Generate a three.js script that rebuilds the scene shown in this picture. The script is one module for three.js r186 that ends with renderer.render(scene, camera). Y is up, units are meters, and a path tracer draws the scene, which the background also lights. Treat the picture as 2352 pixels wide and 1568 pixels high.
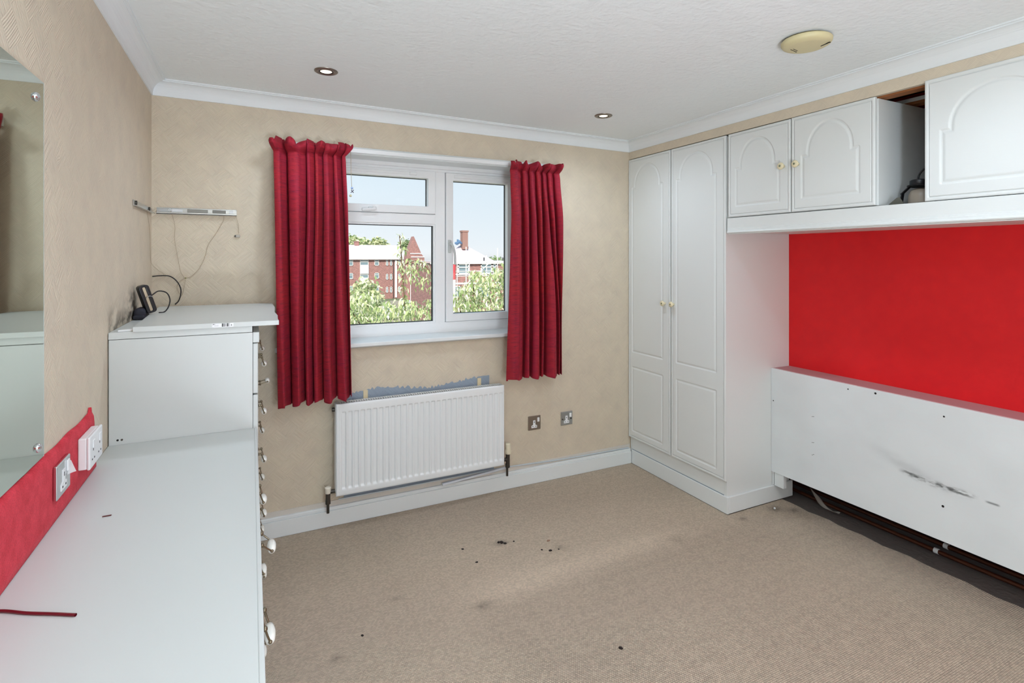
import * as THREE from 'three';
import { RoundedBoxGeometry } from 'three/addons/geometries/RoundedBoxGeometry.js';
import { mergeGeometries, toCreasedNormals } from 'three/addons/utils/BufferGeometryUtils.js';

// ------------------------------------------------------------------ camera, sky, sun, lamps, exposure
const scene = new THREE.Scene();
const camera = new THREE.PerspectiveCamera(65.226, 2352 / 1568, 0.02, 600);
camera.position.set(0.438, 1.485, 3.112);
camera.rotation.set(0, -26.04 * Math.PI / 180, 0);
camera.setViewOffset(2352, 1568, 0, 192.6, 2352, 1568);
camera.updateProjectionMatrix();
const renderer = new THREE.WebGLRenderer({ antialias: true });
renderer.toneMapping = THREE.LinearToneMapping;
renderer.toneMappingExposure = 1.05;
renderer.shadowMap.enabled = true;

const SKY_LEVEL = 0.935;
{
  const w = 512, h = 256, data = new Float32Array(w * h * 4);
  for (let j = 0; j < h; j++) {
    const el = ((j + 0.5) / h - 0.5) * Math.PI, s = Math.max(0, Math.sin(el)), t = Math.pow(s, 0.55);
    for (let i = 0; i < w; i++) {
      const a = (i / w) * Math.PI * 2;
      const c = 0.5 + 0.5 * Math.sin(3 * a + 5 * el) * Math.sin(7 * el + 2 * a + 1.3);
      const k = (j * w + i) * 4, f = el < 0 ? 0.8 : 1;
      const cl = 0.12 * c * (1 - t);
      data[k] = f * SKY_LEVEL * (0.90 - 0.50 * t + cl * 0.5);
      data[k + 1] = f * SKY_LEVEL * (0.955 - 0.25 * t + cl * 0.3);
      data[k + 2] = f * SKY_LEVEL * (0.995 - 0.07 * t + cl * 0.1);
      data[k + 3] = 1;
    }
  }
  const t = new THREE.DataTexture(data, w, h, THREE.RGBAFormat, THREE.FloatType);
  t.mapping = THREE.EquirectangularReflectionMapping; t.magFilter = t.minFilter = THREE.LinearFilter; t.needsUpdate = true;
  scene.background = t;
}
const sun = new THREE.DirectionalLight(0xfff3e2, 5.0);
sun.position.set(-24, 48, 30); sun.target.position.set(8, -2, -30);
sun.castShadow = true;
Object.assign(sun.shadow.camera, { left: -80, right: 80, top: 80, bottom: -80, near: 1, far: 260 });
scene.add(sun, sun.target);

const LAMP = { down: 1.56, globe: 4.3, up: 13.5, color: new THREE.Color().setRGB(0.735, 0.86, 0.99) };  // levels for the added fill lamps as well as the ceiling downlights

// ------------------------------------------------------------------ helpers
let seed = 1234567;
const rnd = () => { seed = (seed * 1664525 + 1013904223) >>> 0; return seed / 4294967296; };
const rr = (a, b) => a + (b - a) * rnd();
const clamp = (x, a, b) => Math.min(b, Math.max(a, x));
const sstep = (a, b, x) => { const t = clamp((x - a) / (b - a), 0, 1); return t * t * (3 - 2 * t); };
const hash = (i, j, s = 0) => { let h = (i * 374761393 + j * 668265263 + s * 2147483647) | 0; h = Math.imul(h ^ (h >>> 13), 1274126177); return ((h ^ (h >>> 16)) >>> 0) / 4294967296; };
function vnoise(x, y, p = 0, s = 0) {            // value noise, period p cells when p > 0
  const xi = Math.floor(x), yi = Math.floor(y), fx = x - xi, fy = y - yi, u = fx * fx * (3 - 2 * fx), v = fy * fy * (3 - 2 * fy);
  const m = (a) => p ? ((a % p) + p) % p : a;
  const a = hash(m(xi), m(yi), s), b = hash(m(xi + 1), m(yi), s), c = hash(m(xi), m(yi + 1), s), d = hash(m(xi + 1), m(yi + 1), s);
  return a + (b - a) * u + (c - a) * v + (a - b - c + d) * u * v;
}
const fbm = (x, y, p, o = 4, s = 0) => { let v = 0, a = 0.5, f = 1; for (let i = 0; i < o; i++) { v += a * vnoise(x * f, y * f, p * f, s + i); a *= 0.5; f *= 2; } return v / (1 - Math.pow(0.5, o)); };
function tex(w, h, fn, { srgb = false, sx = 1, sy = 1, ox = 0, oy = 0 } = {}) {
  const d = new Uint8Array(w * h * 4);
  for (let j = 0; j < h; j++) for (let i = 0; i < w; i++) {
    const r = fn(i / w, j / h, i, j), k = (j * w + i) * 4;
    if (typeof r === 'number') { d[k] = d[k + 1] = d[k + 2] = clamp(r, 0, 1) * 255; } else { d[k] = clamp(r[0], 0, 1) * 255; d[k + 1] = clamp(r[1], 0, 1) * 255; d[k + 2] = clamp(r[2], 0, 1) * 255; }
    d[k + 3] = 255;
  }
  const t = new THREE.DataTexture(d, w, h, THREE.RGBAFormat);
  t.wrapS = t.wrapT = THREE.RepeatWrapping; t.magFilter = THREE.LinearFilter; t.minFilter = THREE.LinearMipmapLinearFilter; t.generateMipmaps = true;
  if (srgb) t.colorSpace = THREE.SRGBColorSpace;
  t.repeat.set(sx, sy); t.offset.set(ox, oy); t.needsUpdate = true;
  return t;
}
const std = (c, rough = 0.5, extra = {}) => new THREE.MeshStandardMaterial({ color: c, roughness: rough, metalness: 0, ...extra });
const phys = (o) => new THREE.MeshPhysicalMaterial(o);

const used = new Map();
function numbered(n) { const k = used.get(n) ?? 0; used.set(n, k + 1); return k ? `${n}_${String(k).padStart(3, '0')}` : n; }
function tag(o, label, category, group, kind) {
  o.userData.label = label; if (category) o.userData.category = category;
  if (group) o.userData.group = group; if (kind) o.userData.kind = kind; return o;
}
function thing(name, label, category, pos = [0, 0, 0], group) {
  const o = new THREE.Group(); o.name = numbered(name); o.position.set(...pos); scene.add(o); return tag(o, label, category, group);
}
function prep(g) {
  let n = g.index ? g.toNonIndexed() : g;
  if (!n.attributes.normal) n.computeVertexNormals();
  if (!n.attributes.uv) n.setAttribute('uv', new THREE.BufferAttribute(new Float32Array(n.attributes.position.count * 2), 2));
  for (const k of Object.keys(n.attributes)) if (!['position', 'normal', 'uv'].includes(k)) n.deleteAttribute(k);
  n.morphAttributes = {}; n.clearGroups?.();
  return n;
}
const join = (list) => list.length === 1 ? list[0] : mergeGeometries(list.map(prep));
function part(parent, name, geo, m, label) {
  const o = new THREE.Mesh(Array.isArray(geo) ? join(geo) : geo, m); o.name = name; if (label) o.userData.label = label; parent.add(o); return o;
}
function solo(name, geo, m, label, category, group, kind) {
  const o = new THREE.Mesh(Array.isArray(geo) ? join(geo) : geo, m); o.name = numbered(name); scene.add(o); return tag(o, label, category, group, kind);
}
function struct(name, geo, m, label) { const o = part(scene, name, geo, m, label); o.userData.kind = 'structure'; return o; }
function metric(g) {                              // uv in metres from the dominant normal
  const n = prep(g), p = n.attributes.position, q = n.attributes.normal, uv = n.attributes.uv;
  for (let i = 0; i < p.count; i++) {
    const ax = Math.abs(q.getX(i)), ay = Math.abs(q.getY(i)), az = Math.abs(q.getZ(i));
    if (ay >= ax && ay >= az) uv.setXY(i, p.getX(i), p.getZ(i)); else if (ax >= az) uv.setXY(i, p.getZ(i), p.getY(i)); else uv.setXY(i, p.getX(i), p.getY(i));
  }
  return n;
}
function bx(x0, x1, y0, y1, z0, z1, r = 0.0015, seg = 2) {
  const w = x1 - x0, h = y1 - y0, d = z1 - z0, rad = Math.min(r, w / 2.05, h / 2.05, d / 2.05);
  const g = r > 0 ? new RoundedBoxGeometry(w, h, d, seg, rad) : new THREE.BoxGeometry(w, h, d);
  g.translate((x0 + x1) / 2, (y0 + y1) / 2, (z0 + z1) / 2); return metric(g);
}
const V = (x, y, z) => new THREE.Vector3(x, y, z);
function tube(pts, r, n = 40, rs = 8, closed = false) {
  return new THREE.TubeGeometry(new THREE.CatmullRomCurve3(pts.map((p) => V(...p)), closed, 'centripetal'), n, r, rs, closed);
}
function rod(a, b, r, rs = 10, r2 = r) {
  const A = V(...a), B = V(...b), L = A.distanceTo(B), g = new THREE.CylinderGeometry(r2, r, L, rs);
  g.applyQuaternion(new THREE.Quaternion().setFromUnitVectors(V(0, 1, 0), B.clone().sub(A).normalize())); g.translate((A.x + B.x) / 2, (A.y + B.y) / 2, (A.z + B.z) / 2); return g;
}
function lathe(pts, seg = 32) { return new THREE.LatheGeometry(pts.map((p) => new THREE.Vector2(p[0], p[1])), seg); }
function extrude(pts, depth, bevel = 0) {
  const s = new THREE.Shape(pts.map((p) => new THREE.Vector2(p[0], p[1])));
  return new THREE.ExtrudeGeometry(s, { depth, bevelEnabled: bevel > 0, bevelThickness: bevel, bevelSize: bevel, bevelOffset: -bevel, bevelSegments: 2, steps: 1 });
}
const at = (g, x, y, z, rx = 0, ry = 0, rz = 0) => { g.applyMatrix4(new THREE.Matrix4().makeRotationFromEuler(new THREE.Euler(rx, ry, rz))); g.translate(x, y, z); return g; };
const ceilY = (x) => 2.350 - 0.0102 * x;

// ------------------------------------------------------------------ materials
const R2 = Math.SQRT1_2;
const PAPER = 0.41;
// embossed wallpaper: a lattice turned by 45 degrees, wood-grain ridges that change direction from cell to cell
function paperHeight(u, v) {
  const n = 4, p = (u + v) * n, q = (u - v) * n;             // n cells each way per tile, periodic because the shift (n, n) keeps parity
  const i = Math.floor(p), j = Math.floor(q), par = ((i + j) % 2 + 2) % 2;
  const mi = ((i % (2 * n)) + 2 * n) % (2 * n), mj = ((j % (2 * n)) + 2 * n) % (2 * n);
  const canon = [Math.min(mi, (mi + n) % (2 * n)), mi < n ? mj : (mj + n) % (2 * n)];
  const fp = p - i, fq = q - j;
  const along = par ? fp : fq, across = par ? fq : fp, h0 = hash(canon[0], canon[1], 7);
  const warp = 0.016 * Math.sin(along * 3.1 + h0 * 9) + 0.022 * vnoise(along * 2 + h0 * 31, across * 3 + h0 * 17, 0, 3);
  const kx = along - (0.25 + 0.5 * hash(canon[0], canon[1], 9)), ky = across - (0.3 + 0.4 * hash(canon[0], canon[1], 11));
  const knot = h0 > 0.8 ? Math.exp(-(kx * kx * 14 + ky * ky * 26)) : 0;
  const ph = (across + warp + knot * 0.16) * 12;
  const s = Math.pow(Math.abs(Math.sin(Math.PI * ph)), 0.6);
  const fade = 0.25 + 0.75 * sstep(0.2, 0.6, vnoise(along * 1.6 + h0 * 50, across * 12 + h0 * 23, 0, 5));
  const edge = sstep(0, 0.035, Math.min(fp, 1 - fp)) * sstep(0, 0.035, Math.min(fq, 1 - fq));
  return 0.25 + 0.7 * s * fade * (0.6 + 0.4 * edge);
}
const paperBump = tex(1024, 1024, (u, v) => paperHeight(u, v), { sx: 1 / PAPER, sy: 1 / PAPER });
const paperMap = tex(1024, 1024, (u, v) => {
  const g = paperHeight(u, v), n = fbm(u * 6, v * 6, 6, 4, 31) - 0.5, k = 0.915 + 0.040 * g + 0.05 * n;
  return [k * 0.912 + 0.003, k * 0.856, k * 0.765 - 0.01 * n];
}, { srgb: true, sx: 1 / PAPER, sy: 1 / PAPER });
const M = {};
M.paper = std(0xffffff, 0.75, { map: paperMap, bumpMap: paperBump, bumpScale: 0.0018 });
const ceilBump = tex(512, 512, (u, v) => 0.5 * fbm(u * 64, v * 64, 64, 3, 3) + 0.5 * fbm(u * 20, v * 20, 20, 3, 8), { sx: 1.1, sy: 1.1 });
M.ceiling = std(0xf0f3f3, 0.85, { bumpMap: ceilBump, bumpScale: 0.004 });
const brush = tex(512, 512, (u, v) => 0.5 + 0.25 * (fbm(u * 8, v * 120, 8, 2, 5) - 0.5) + 0.35 * (fbm(u * 12, v * 12, 12, 3, 6) - 0.5), { sx: 2, sy: 2 });
M.cove = std(0xeef1f2, 0.7, { bumpMap: brush, bumpScale: 0.0006 });
M.white = std(0xe6e8e6, 0.42, { bumpMap: brush, bumpScale: 0.0003 });
M.gloss = std(0xe8ebea, 0.32, { bumpMap: brush, bumpScale: 0.0005 });
M.melamine = std(0xd1d4d2, 0.36);
M.upvc = std(0xf9fafa, 0.3);
M.greyside = std(0xc9cbc8, 0.5);
const redMap = tex(512, 512, (u, v) => { const n = fbm(u * 5, v * 5, 5, 5, 21) - 0.5, m = fbm(u * 40, v * 40, 40, 2, 4) - 0.5; return [0.90 + 0.05 * n + 0.03 * m, 0.06 + 0.05 * n + 0.02 * m, 0.10 + 0.03 * n]; }, { srgb: true, sx: 0.6, sy: 0.6 });
M.redwall = std(0xffffff, 0.55, { map: redMap, bumpMap: ceilBump, bumpScale: 0.001 });
const plush = tex(512, 512, (u, v) => { const n = fbm(u * 10, v * 10, 10, 4, 61) - 0.5, m = vnoise(u * 160, v * 160, 160, 2) - 0.5; return [0.82 + 0.14 * n + 0.1 * m, 0.20 + 0.13 * n + 0.05 * m, 0.26 + 0.13 * n + 0.05 * m]; }, { srgb: true, sx: 4, sy: 4 });
const plushBump = tex(256, 256, (u, v) => vnoise(u * 90, v * 90, 90, 3), { sx: 8, sy: 8 });
M.plush = phys({ color: 0xffffff, map: plush, roughness: 0.95, sheen: 0.3, sheenColor: new THREE.Color(0xff9aa4), sheenRoughness: 0.5, bumpMap: plushBump, bumpScale: 0.0006 });
M.chrome = std(0xd4d6d8, 0.16, { metalness: 1 });
M.brushed = std(0x8d857c, 0.34, { metalness: 1 });
M.brass = std(0x857a66, 0.28, { metalness: 1 });
M.steel = std(0xc6c8c9, 0.28, { metalness: 1 });
M.aged = std(0x55514b, 0.45, { metalness: 0.8 });
M.ceramic = phys({ color: 0xf2efe6, roughness: 0.15, clearcoat: 0.6 });
M.cream = std(0xe9dcb8, 0.4);
M.plasticWhite = std(0xeff0f0, 0.3);
M.black = std(0x17161a, 0.4);
M.blackCloth = std(0x2a2a36, 0.7);
M.cord = std(0x121014, 0.45);
M.wire = std(0xb8a58a, 0.6);
M.wireRed = std(0x6b1220, 0.4);
M.dark = std(0x0b0a0a, 0.8);
M.timber = std(0x9a5f34, 0.7);
M.shadedBrown = std(0x2a1a13, 0.7);
M.copper = std(0x5d3625, 0.45, { metalness: 0.6 });
M.subfloor = std(0x6a625d, 0.85, { bumpMap: ceilBump, bumpScale: 0.004 });
M.rad = std(0xeceeee, 0.3);
M.yellowed = std(0xd8cca0, 0.45);
M.glass = phys({ color: 0xffffff, transmission: 1, thickness: 0, roughness: 0, ior: 1.2 });
M.mirror = std(0xc9d0c4, 0.02, { metalness: 1 });
M.rubber = std(0x1c1d1d, 0.6);

// ------------------------------------------------------------------ the shell
const W = 3.458, L = 4.42, OPX0 = 0.60, OPX1 = 2.13, OPY0 = 0.985, OPY1 = 2.078;
{ // floor slab below the carpet
  struct('floor', bx(-0.2, 3.9, -0.16, -0.012, -0.02, L + 0.2, 0), M.subfloor);
  // ceiling, falling slightly towards the wardrobe side
  const g = new THREE.BoxGeometry(4.3, 0.14, L + 0.5); g.translate(1.85, 0.07, L / 2 - 0.02);
  const p = g.attributes.position; for (let i = 0; i < p.count; i++) p.setY(i, p.getY(i) + ceilY(p.getX(i)));
  g.computeVertexNormals(); struct('ceiling', metric(g), M.ceiling);
  const wallLeft = struct('wall_left', bx(-0.2, 0, -0.16, 2.46, -0.28, L + 0.2, 0), M.paper);
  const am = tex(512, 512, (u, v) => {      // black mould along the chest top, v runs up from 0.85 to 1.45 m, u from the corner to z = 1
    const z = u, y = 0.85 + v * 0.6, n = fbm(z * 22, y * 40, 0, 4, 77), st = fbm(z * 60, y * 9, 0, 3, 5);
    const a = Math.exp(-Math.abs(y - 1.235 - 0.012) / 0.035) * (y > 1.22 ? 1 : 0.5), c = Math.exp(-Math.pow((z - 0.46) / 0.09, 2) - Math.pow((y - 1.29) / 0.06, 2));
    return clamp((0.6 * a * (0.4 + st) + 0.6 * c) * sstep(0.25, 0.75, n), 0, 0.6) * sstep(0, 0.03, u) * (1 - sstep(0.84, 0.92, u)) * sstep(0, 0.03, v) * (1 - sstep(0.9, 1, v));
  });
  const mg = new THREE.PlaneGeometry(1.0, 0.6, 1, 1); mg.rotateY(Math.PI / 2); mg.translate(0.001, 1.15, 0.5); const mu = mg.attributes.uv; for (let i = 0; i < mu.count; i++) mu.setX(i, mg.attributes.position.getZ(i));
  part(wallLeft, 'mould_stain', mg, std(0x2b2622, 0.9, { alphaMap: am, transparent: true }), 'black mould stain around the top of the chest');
  const s = new THREE.Shape([[0, -0.16], [3.9, -0.16], [3.9, 2.46], [0, 2.46]].map((q) => new THREE.Vector2(...q)));
  s.holes.push(new THREE.Path([[OPX0, OPY0], [OPX0, OPY1], [OPX1, OPY1], [OPX1, OPY0]].map((q) => new THREE.Vector2(...q))));
  const wb = new THREE.ExtrudeGeometry(s, { depth: 0.28, bevelEnabled: false }); wb.translate(0, 0, -0.28);
  const wallBack = struct('wall_back', metric(wb), M.paper);
  // unpainted blue-grey patch left behind the radiator: a ragged patch of old paint on the wall
  const top = [], N = 90;
  for (let i = 0; i <= N; i++) { const x = 0.905 + (1.797 - 0.905) * i / N, base = 0.722 + 0.016 * Math.sin(i * 0.09) - 0.022 * Math.exp(-i * 0.09); top.push([x, base + (rnd() - 0.5) * 0.022 * (i < N - 8 ? 1 : 0.1)]); }
  const ps = extrude([[0.905, 0.134], [1.83, 0.134], [1.83, 0.30], [1.797, 0.30], ...top.reverse()], 0.0012); ps.translate(0, 0, 0.0002);
  part(wallBack, 'paint_patch', metric(ps), std(0x9aa6b4, 0.75, { bumpMap: paperBump, bumpScale: 0.0016 }), 'bare blue-grey strip of wall above the radiator');
  struct('wall_right', [bx(W, 3.9, 0.796, 2.46, 0, L + 0.2, 0), bx(3.70, 3.9, -0.16, 0.796, 0, L + 0.2, 0)], M.redwall);
  struct('wall_front', bx(-0.2, 3.9, -0.16, 2.46, L, L + 0.2, 0), M.paper);
  // papered upstand between the cupboards and the ceiling
  struct('wall_right_upper', bx(2.906, 2.928, 2.196, 2.40, 0.0, L, 0), std(0xffffff, 0.75, { map: paperMap, bumpMap: paperBump, bumpScale: 0.0005 }));
}
// cove cornice with mitred corners
function cornice(name, place, seg = 14) {
  const prof = [[0, -0.072], [0.006, -0.072]];
  for (let i = 0; i <= seg; i++) { const t = i / seg * Math.PI / 2; prof.push([0.006 + 0.048 * (1 - Math.cos(t)), -0.066 + 0.055 * Math.sin(t)]); }
  prof.push([0.054, -0.006], [0.063, -0.006], [0.063, 0.004]);
  const pos = [];
  for (let i = 0; i < prof.length - 1; i++) {
    const a = place(prof[i][0], prof[i][1], 0), b = place(prof[i][0], prof[i][1], 1), c = place(prof[i + 1][0], prof[i + 1][1], 1), d = place(prof[i + 1][0], prof[i + 1][1], 0);
    pos.push(...a, ...b, ...c, ...a, ...c, ...d);
  }
  const g = new THREE.BufferGeometry(); g.setAttribute('position', new THREE.BufferAttribute(new Float32Array(pos), 3)); g.computeVertexNormals();
  struct(name, metric(toCreasedNormals(g, 0.5)), M.cove);
}
const CW = 2.906;
cornice('trim_1', (d, h, e) => { const x = e ? CW - d : d; return [x, ceilY(x) + h, d]; });
cornice('trim_2', (d, h, e) => [d, ceilY(d) + h, e ? d : L]);
cornice('trim_3', (d, h, e) => [CW - d, ceilY(CW - d) + h, e ? L : d]);
// skirtings: back wall, and the boxed foot of the wardrobe
function skirting(pts, z0) { return pts; }
{
  const bead = (x0, x1, y0, y1, z0, z1) => [bx(x0, x1, y0, y1 - 0.02, z0, z1, 0.001), bx(x0, x1, y1 - 0.0205, y1, z0, z1 - 0.006, 0.004, 3)];
  struct('baseboard_back', bead(0.46, 2.908, 0.0, 0.105, 0.0, 0.024), M.gloss);
  struct('trim_4', bx(0.46, 2.908, 0.1045, 0.132, 0.0, 0.006, 0.001), std(0xd9d2c8, 0.5));
  struct('baseboard_wardrobe', [bx(2.908, 2.926, 0.0, 0.098, 0.024, 0.890, 0.003, 2), bx(2.926, 3.475, 0.0, 0.098, 0.876, 0.890, 0.005, 3)], M.gloss);
  struct('baseboard_right', bx(3.68, 3.70, -0.011, 0.19, 0.30, L, 0.002), M.shadedBrown, 'dark brown board under the red wall with the shade in its colour');  // dark brown also carries the shade below the headboard
}

// ------------------------------------------------------------------ carpet
{
  const S = 4.5;
  const edgePts = []; for (let i = 0; i <= 60; i++) { const z = 0.891 + (L - 0.891) * i / 60; edgePts.push([3.372 + 0.006 * Math.sin(i * 1.7) + 0.008 * (hash(i, 3) - 0.5) + (i > 55 ? 0 : 0), z]); }
  const poly = [[0.003, 0.025], [2.907, 0.025], [2.907, 0.891], ...edgePts, [0.003, L]];
  const g = extrude(poly.map(([x, z]) => [x, -z]), 0.0115); g.rotateX(-Math.PI / 2); g.translate(0, -0.0117, 0);
  const n = metric(g);
  const stain = [[1.60, 0.585, 0.03, 0.5], [1.63, 0.60, 0.012, 0.4], [3.22, 0.96, 0.05, 0.5], [3.30, 1.02, 0.04, 0.4], [2.95, 0.96, 0.03, 0.35], [1.33, 1.01, 0.035, 0.35], [2.45, 0.96, 0.05, 0.22], [0.72, 1.05, 0.02, 0.4], [1.86, 0.76, 0.03, 0.2], [1.0, 0.8, 0.02, 0.2]];
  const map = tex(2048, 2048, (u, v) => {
    const x = u * S, z = v * S;
    const row = z / 0.0068, r = Math.floor(row), cx = x / 0.0090 + (r % 2) * 0.5, c = Math.floor(cx);
    const loop = Math.pow(Math.sin(Math.PI * (row - r)), 0.5) * Math.pow(Math.sin(Math.PI * (cx - c)), 0.4);
    const h = hash(r, c, 2);
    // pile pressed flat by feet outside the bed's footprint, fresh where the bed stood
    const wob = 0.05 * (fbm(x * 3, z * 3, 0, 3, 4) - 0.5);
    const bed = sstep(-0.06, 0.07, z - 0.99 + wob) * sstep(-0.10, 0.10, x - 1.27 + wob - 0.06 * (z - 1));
    const litBand = Math.exp(-Math.pow((z - 0.93 + wob) / 0.10, 2)) * sstep(1.1, 1.5, x) * (1 - sstep(2.3, 2.7, x));  // lighter band: window daylight painted into the carpet colour
    const far = 1 - sstep(0.35, 0.75, z + 0.12 * Math.sin(x * 1.2));  // shade below the window, painted darker into the carpet
    let k = 0.93 + 0.10 * (h - 0.5) + 0.16 * (loop - 0.6) * (0.55 + 0.45 * bed) + 0.05 * (fbm(x * 2, z * 2, 0, 4, 12) - 0.5) - 0.05 * bed + 0.06 * litBand - 0.05 * far;
    for (const [sx, sz, sr, sd] of stain) { const d2 = ((x - sx) ** 2 + ((z - sz) * 1.4) ** 2) / (sr * sr); if (d2 < 6) k *= 1 - 0.6 * sd * Math.exp(-d2) * (0.4 + 0.9 * fbm(x * 70, z * 70, 0, 2, 9)); }
    return [k * 0.845, k * 0.765, k * 0.675];
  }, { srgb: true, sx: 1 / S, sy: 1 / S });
  const bump = tex(1024, 1024, (u, v) => {
    const row = v * 64, r = Math.floor(row), cx = u * 48 + (r % 2) * 0.5, c = Math.floor(cx);
    return 0.15 + 0.8 * Math.pow(Math.sin(Math.PI * (row - r)), 0.7) * Math.pow(Math.abs(Math.sin(Math.PI * (cx - c))), 0.6) * (0.7 + 0.3 * hash(r, c % 48, 5));
  }, { sx: 1 / 0.4352, sy: 1 / 0.4352 });
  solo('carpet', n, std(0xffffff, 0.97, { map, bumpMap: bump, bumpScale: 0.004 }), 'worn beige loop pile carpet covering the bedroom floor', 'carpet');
}

// ------------------------------------------------------------------ window in the back wall
{
  const w = new THREE.Group(); w.name = 'window_1'; scene.add(w); tag(w, 'white plastic framed casement window with a top fanlight', undefined, undefined, 'structure');
  const zf = -0.19, zb = -0.255, x0 = OPX0, x1 = OPX1;
  const F = (a, b, c, d, f = zf, k = zb, r = 0.004) => bx(a, b, c, d, k, f, r, 2);
  part(w, 'frame', [F(x0, x1, 2.036, 2.09), F(x0, x1, 0.985, 1.068), F(x0, x0 + 0.06, 1.0, 2.09), F(2.062, x1, 1.0, 2.09), bx(x0, x1, 2.052, 2.085, -0.19, -0.17, 0.003)], M.upvc);
  part(w, 'mullion', [F(1.501, 1.569, 1.066, 2.038)], M.upvc);
  part(w, 'transom', [F(x0 + 0.05, 1.503, 1.699, 1.762)], M.upvc);
  const sash = (a, b, c, d, t, name) => {
    const g = new THREE.Group(); g.name = name; w.add(g);
    const o = 0.008, ring = (in_, f, k) => { const s = new THREE.Shape([[a, c], [b, c], [b, d], [a, d]].map((q) => new THREE.Vector2(...q))); s.holes.push(new THREE.Path([[a + in_, c + in_], [a + in_, d - in_], [b - in_, d - in_], [b - in_, c + in_]].map((q) => new THREE.Vector2(...q)))); const e = new THREE.ExtrudeGeometry(s, { depth: f - k, bevelEnabled: true, bevelThickness: 0.003, bevelSize: 0.003, bevelOffset: -0.003, bevelSegments: 2 }); e.translate(0, 0, k); return metric(e); };
    part(g, 'sash_frame', ring(t, zf + o, zf - 0.035), M.upvc);
    part(g, 'gasket', (() => { const s = new THREE.Shape([[a + t - 0.004, c + t - 0.004], [b - t + 0.004, c + t - 0.004], [b - t + 0.004, d - t + 0.004], [a + t - 0.004, d - t + 0.004]].map((q) => new THREE.Vector2(...q))); const i = t + 0.003; s.holes.push(new THREE.Path([[a + i, c + i], [a + i, d - i], [b - i, d - i], [b - i, c + i]].map((q) => new THREE.Vector2(...q)))); const e = new THREE.ExtrudeGeometry(s, { depth: 0.014, bevelEnabled: false }); e.translate(0, 0, zf - 0.045); return e; })(), M.rubber, 'black rubber glazing seal');
    part(g, 'pane', bx(a + t - 0.01, b - t + 0.01, c + t - 0.01, d - t + 0.01, zf - 0.044, zf - 0.040, 0), M.glass);
    return g;
  };
  const fan = sash(x0 + 0.055, 1.499, 1.764, 2.036, 0.047, 'fanlight');
  const cas = sash(1.572, 2.060, 1.070, 2.034, 0.048, 'casement');
  // fixed lower pane
  const low = new THREE.Group(); low.name = 'fixed_light'; w.add(low);
  const rg = (a, b, c, d, t, f, k) => { const s = new THREE.Shape([[a, c], [b, c], [b, d], [a, d]].map((q) => new THREE.Vector2(...q))); s.holes.push(new THREE.Path([[a + t, c + t], [a + t, d - t], [b - t, d - t], [b - t, c + t]].map((q) => new THREE.Vector2(...q)))); const e = new THREE.ExtrudeGeometry(s, { depth: f - k, bevelEnabled: false }); e.translate(0, 0, k); return metric(e); };
  part(low, 'glazing_bead', rg(x0 + 0.055, 1.503, 1.064, 1.701, 0.012, zf - 0.008, zf - 0.03), M.upvc);
  part(low, 'gasket', rg(x0 + 0.066, 1.492, 1.075, 1.690, 0.005, zf - 0.022, zf - 0.04), M.rubber, 'black rubber glazing seal');
  part(low, 'pane', bx(x0 + 0.06, 1.498, 1.07, 1.695, zf - 0.044, zf - 0.040, 0), M.glass);
  // fittings
  part(w, 'trickle_vent', [bx(0.75, 1.33, 2.006, 2.022, zf + 0.006, zf + 0.02, 0.004), bx(1.33, 1.375, 2.003, 2.024, zf + 0.006, zf + 0.024, 0.005)], M.upvc);
  part(w, 'trickle_vent', [bx(1.625, 2.02, 2.002, 2.022, zf + 0.006, zf + 0.02, 0.004)], M.upvc);
  part(fan, 'handle', [bx(1.075, 1.125, 1.777, 1.795, zf + 0.006, zf + 0.022, 0.006, 3), at(new RoundedBoxGeometry(0.085, 0.017, 0.014, 3, 0.006), 1.075, 1.778, zf + 0.034, 0, 0, 0.10), rod([1.105, 1.786, zf + 0.01], [1.105, 1.786, zf + 0.04], 0.009)], M.plasticWhite);
  part(cas, 'handle', [bx(1.583, 1.605, 1.515, 1.60, zf + 0.006, zf + 0.018, 0.006, 3), rod([1.594, 1.575, zf + 0.01], [1.594, 1.575, zf + 0.05], 0.009), tube([[1.594, 1.575, zf + 0.045], [1.603, 1.555, zf + 0.055], [1.614, 1.51, zf + 0.055], [1.618, 1.44, zf + 0.052]], 0.0075, 24, 10)], M.greyside);
  // reveal linings and sill board
  part(w, 'reveal_lining', [bx(x0 - 0.005, x1 + 0.005, OPY1 - 0.004, OPY1 + 0.006, -0.19, 0.0, 0.0005), bx(x0 - 0.006, x0 + 0.004, 1.0, OPY1, -0.19, 0.0, 0.0005), bx(x1 - 0.004, x1 + 0.006, 1.0, OPY1, -0.19, 0.0, 0.0005)], M.gloss);
  part(w, 'sill', bx(0.55, 2.18, 0.979, 1.003, -0.19, 0.032, 0.006, 3), M.gloss);
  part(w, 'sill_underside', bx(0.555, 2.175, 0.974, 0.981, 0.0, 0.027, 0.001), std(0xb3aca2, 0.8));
}
// white batten above the window carrying the curtain track
{
  const t = thing('curtain_track', 'long white curtain track on a painted batten above the window', 'curtain track');
  part(t, 'batten', bx(0.56, 2.30, 2.066, 2.108, 0.0, 0.02, 0.002), M.gloss);
  part(t, 'rail', [bx(0.57, 2.29, 2.072, 2.096, 0.038, 0.046, 0.003), bx(0.57, 2.29, 2.080, 2.086, 0.03, 0.04, 0.001)], M.plasticWhite);
  for (const x of [0.62, 1.05, 1.5, 1.95, 2.25]) part(t, 'bracket', bx(x, x + 0.015, 2.076, 2.092, 0.018, 0.04, 0.002), M.plasticWhite);
}
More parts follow.
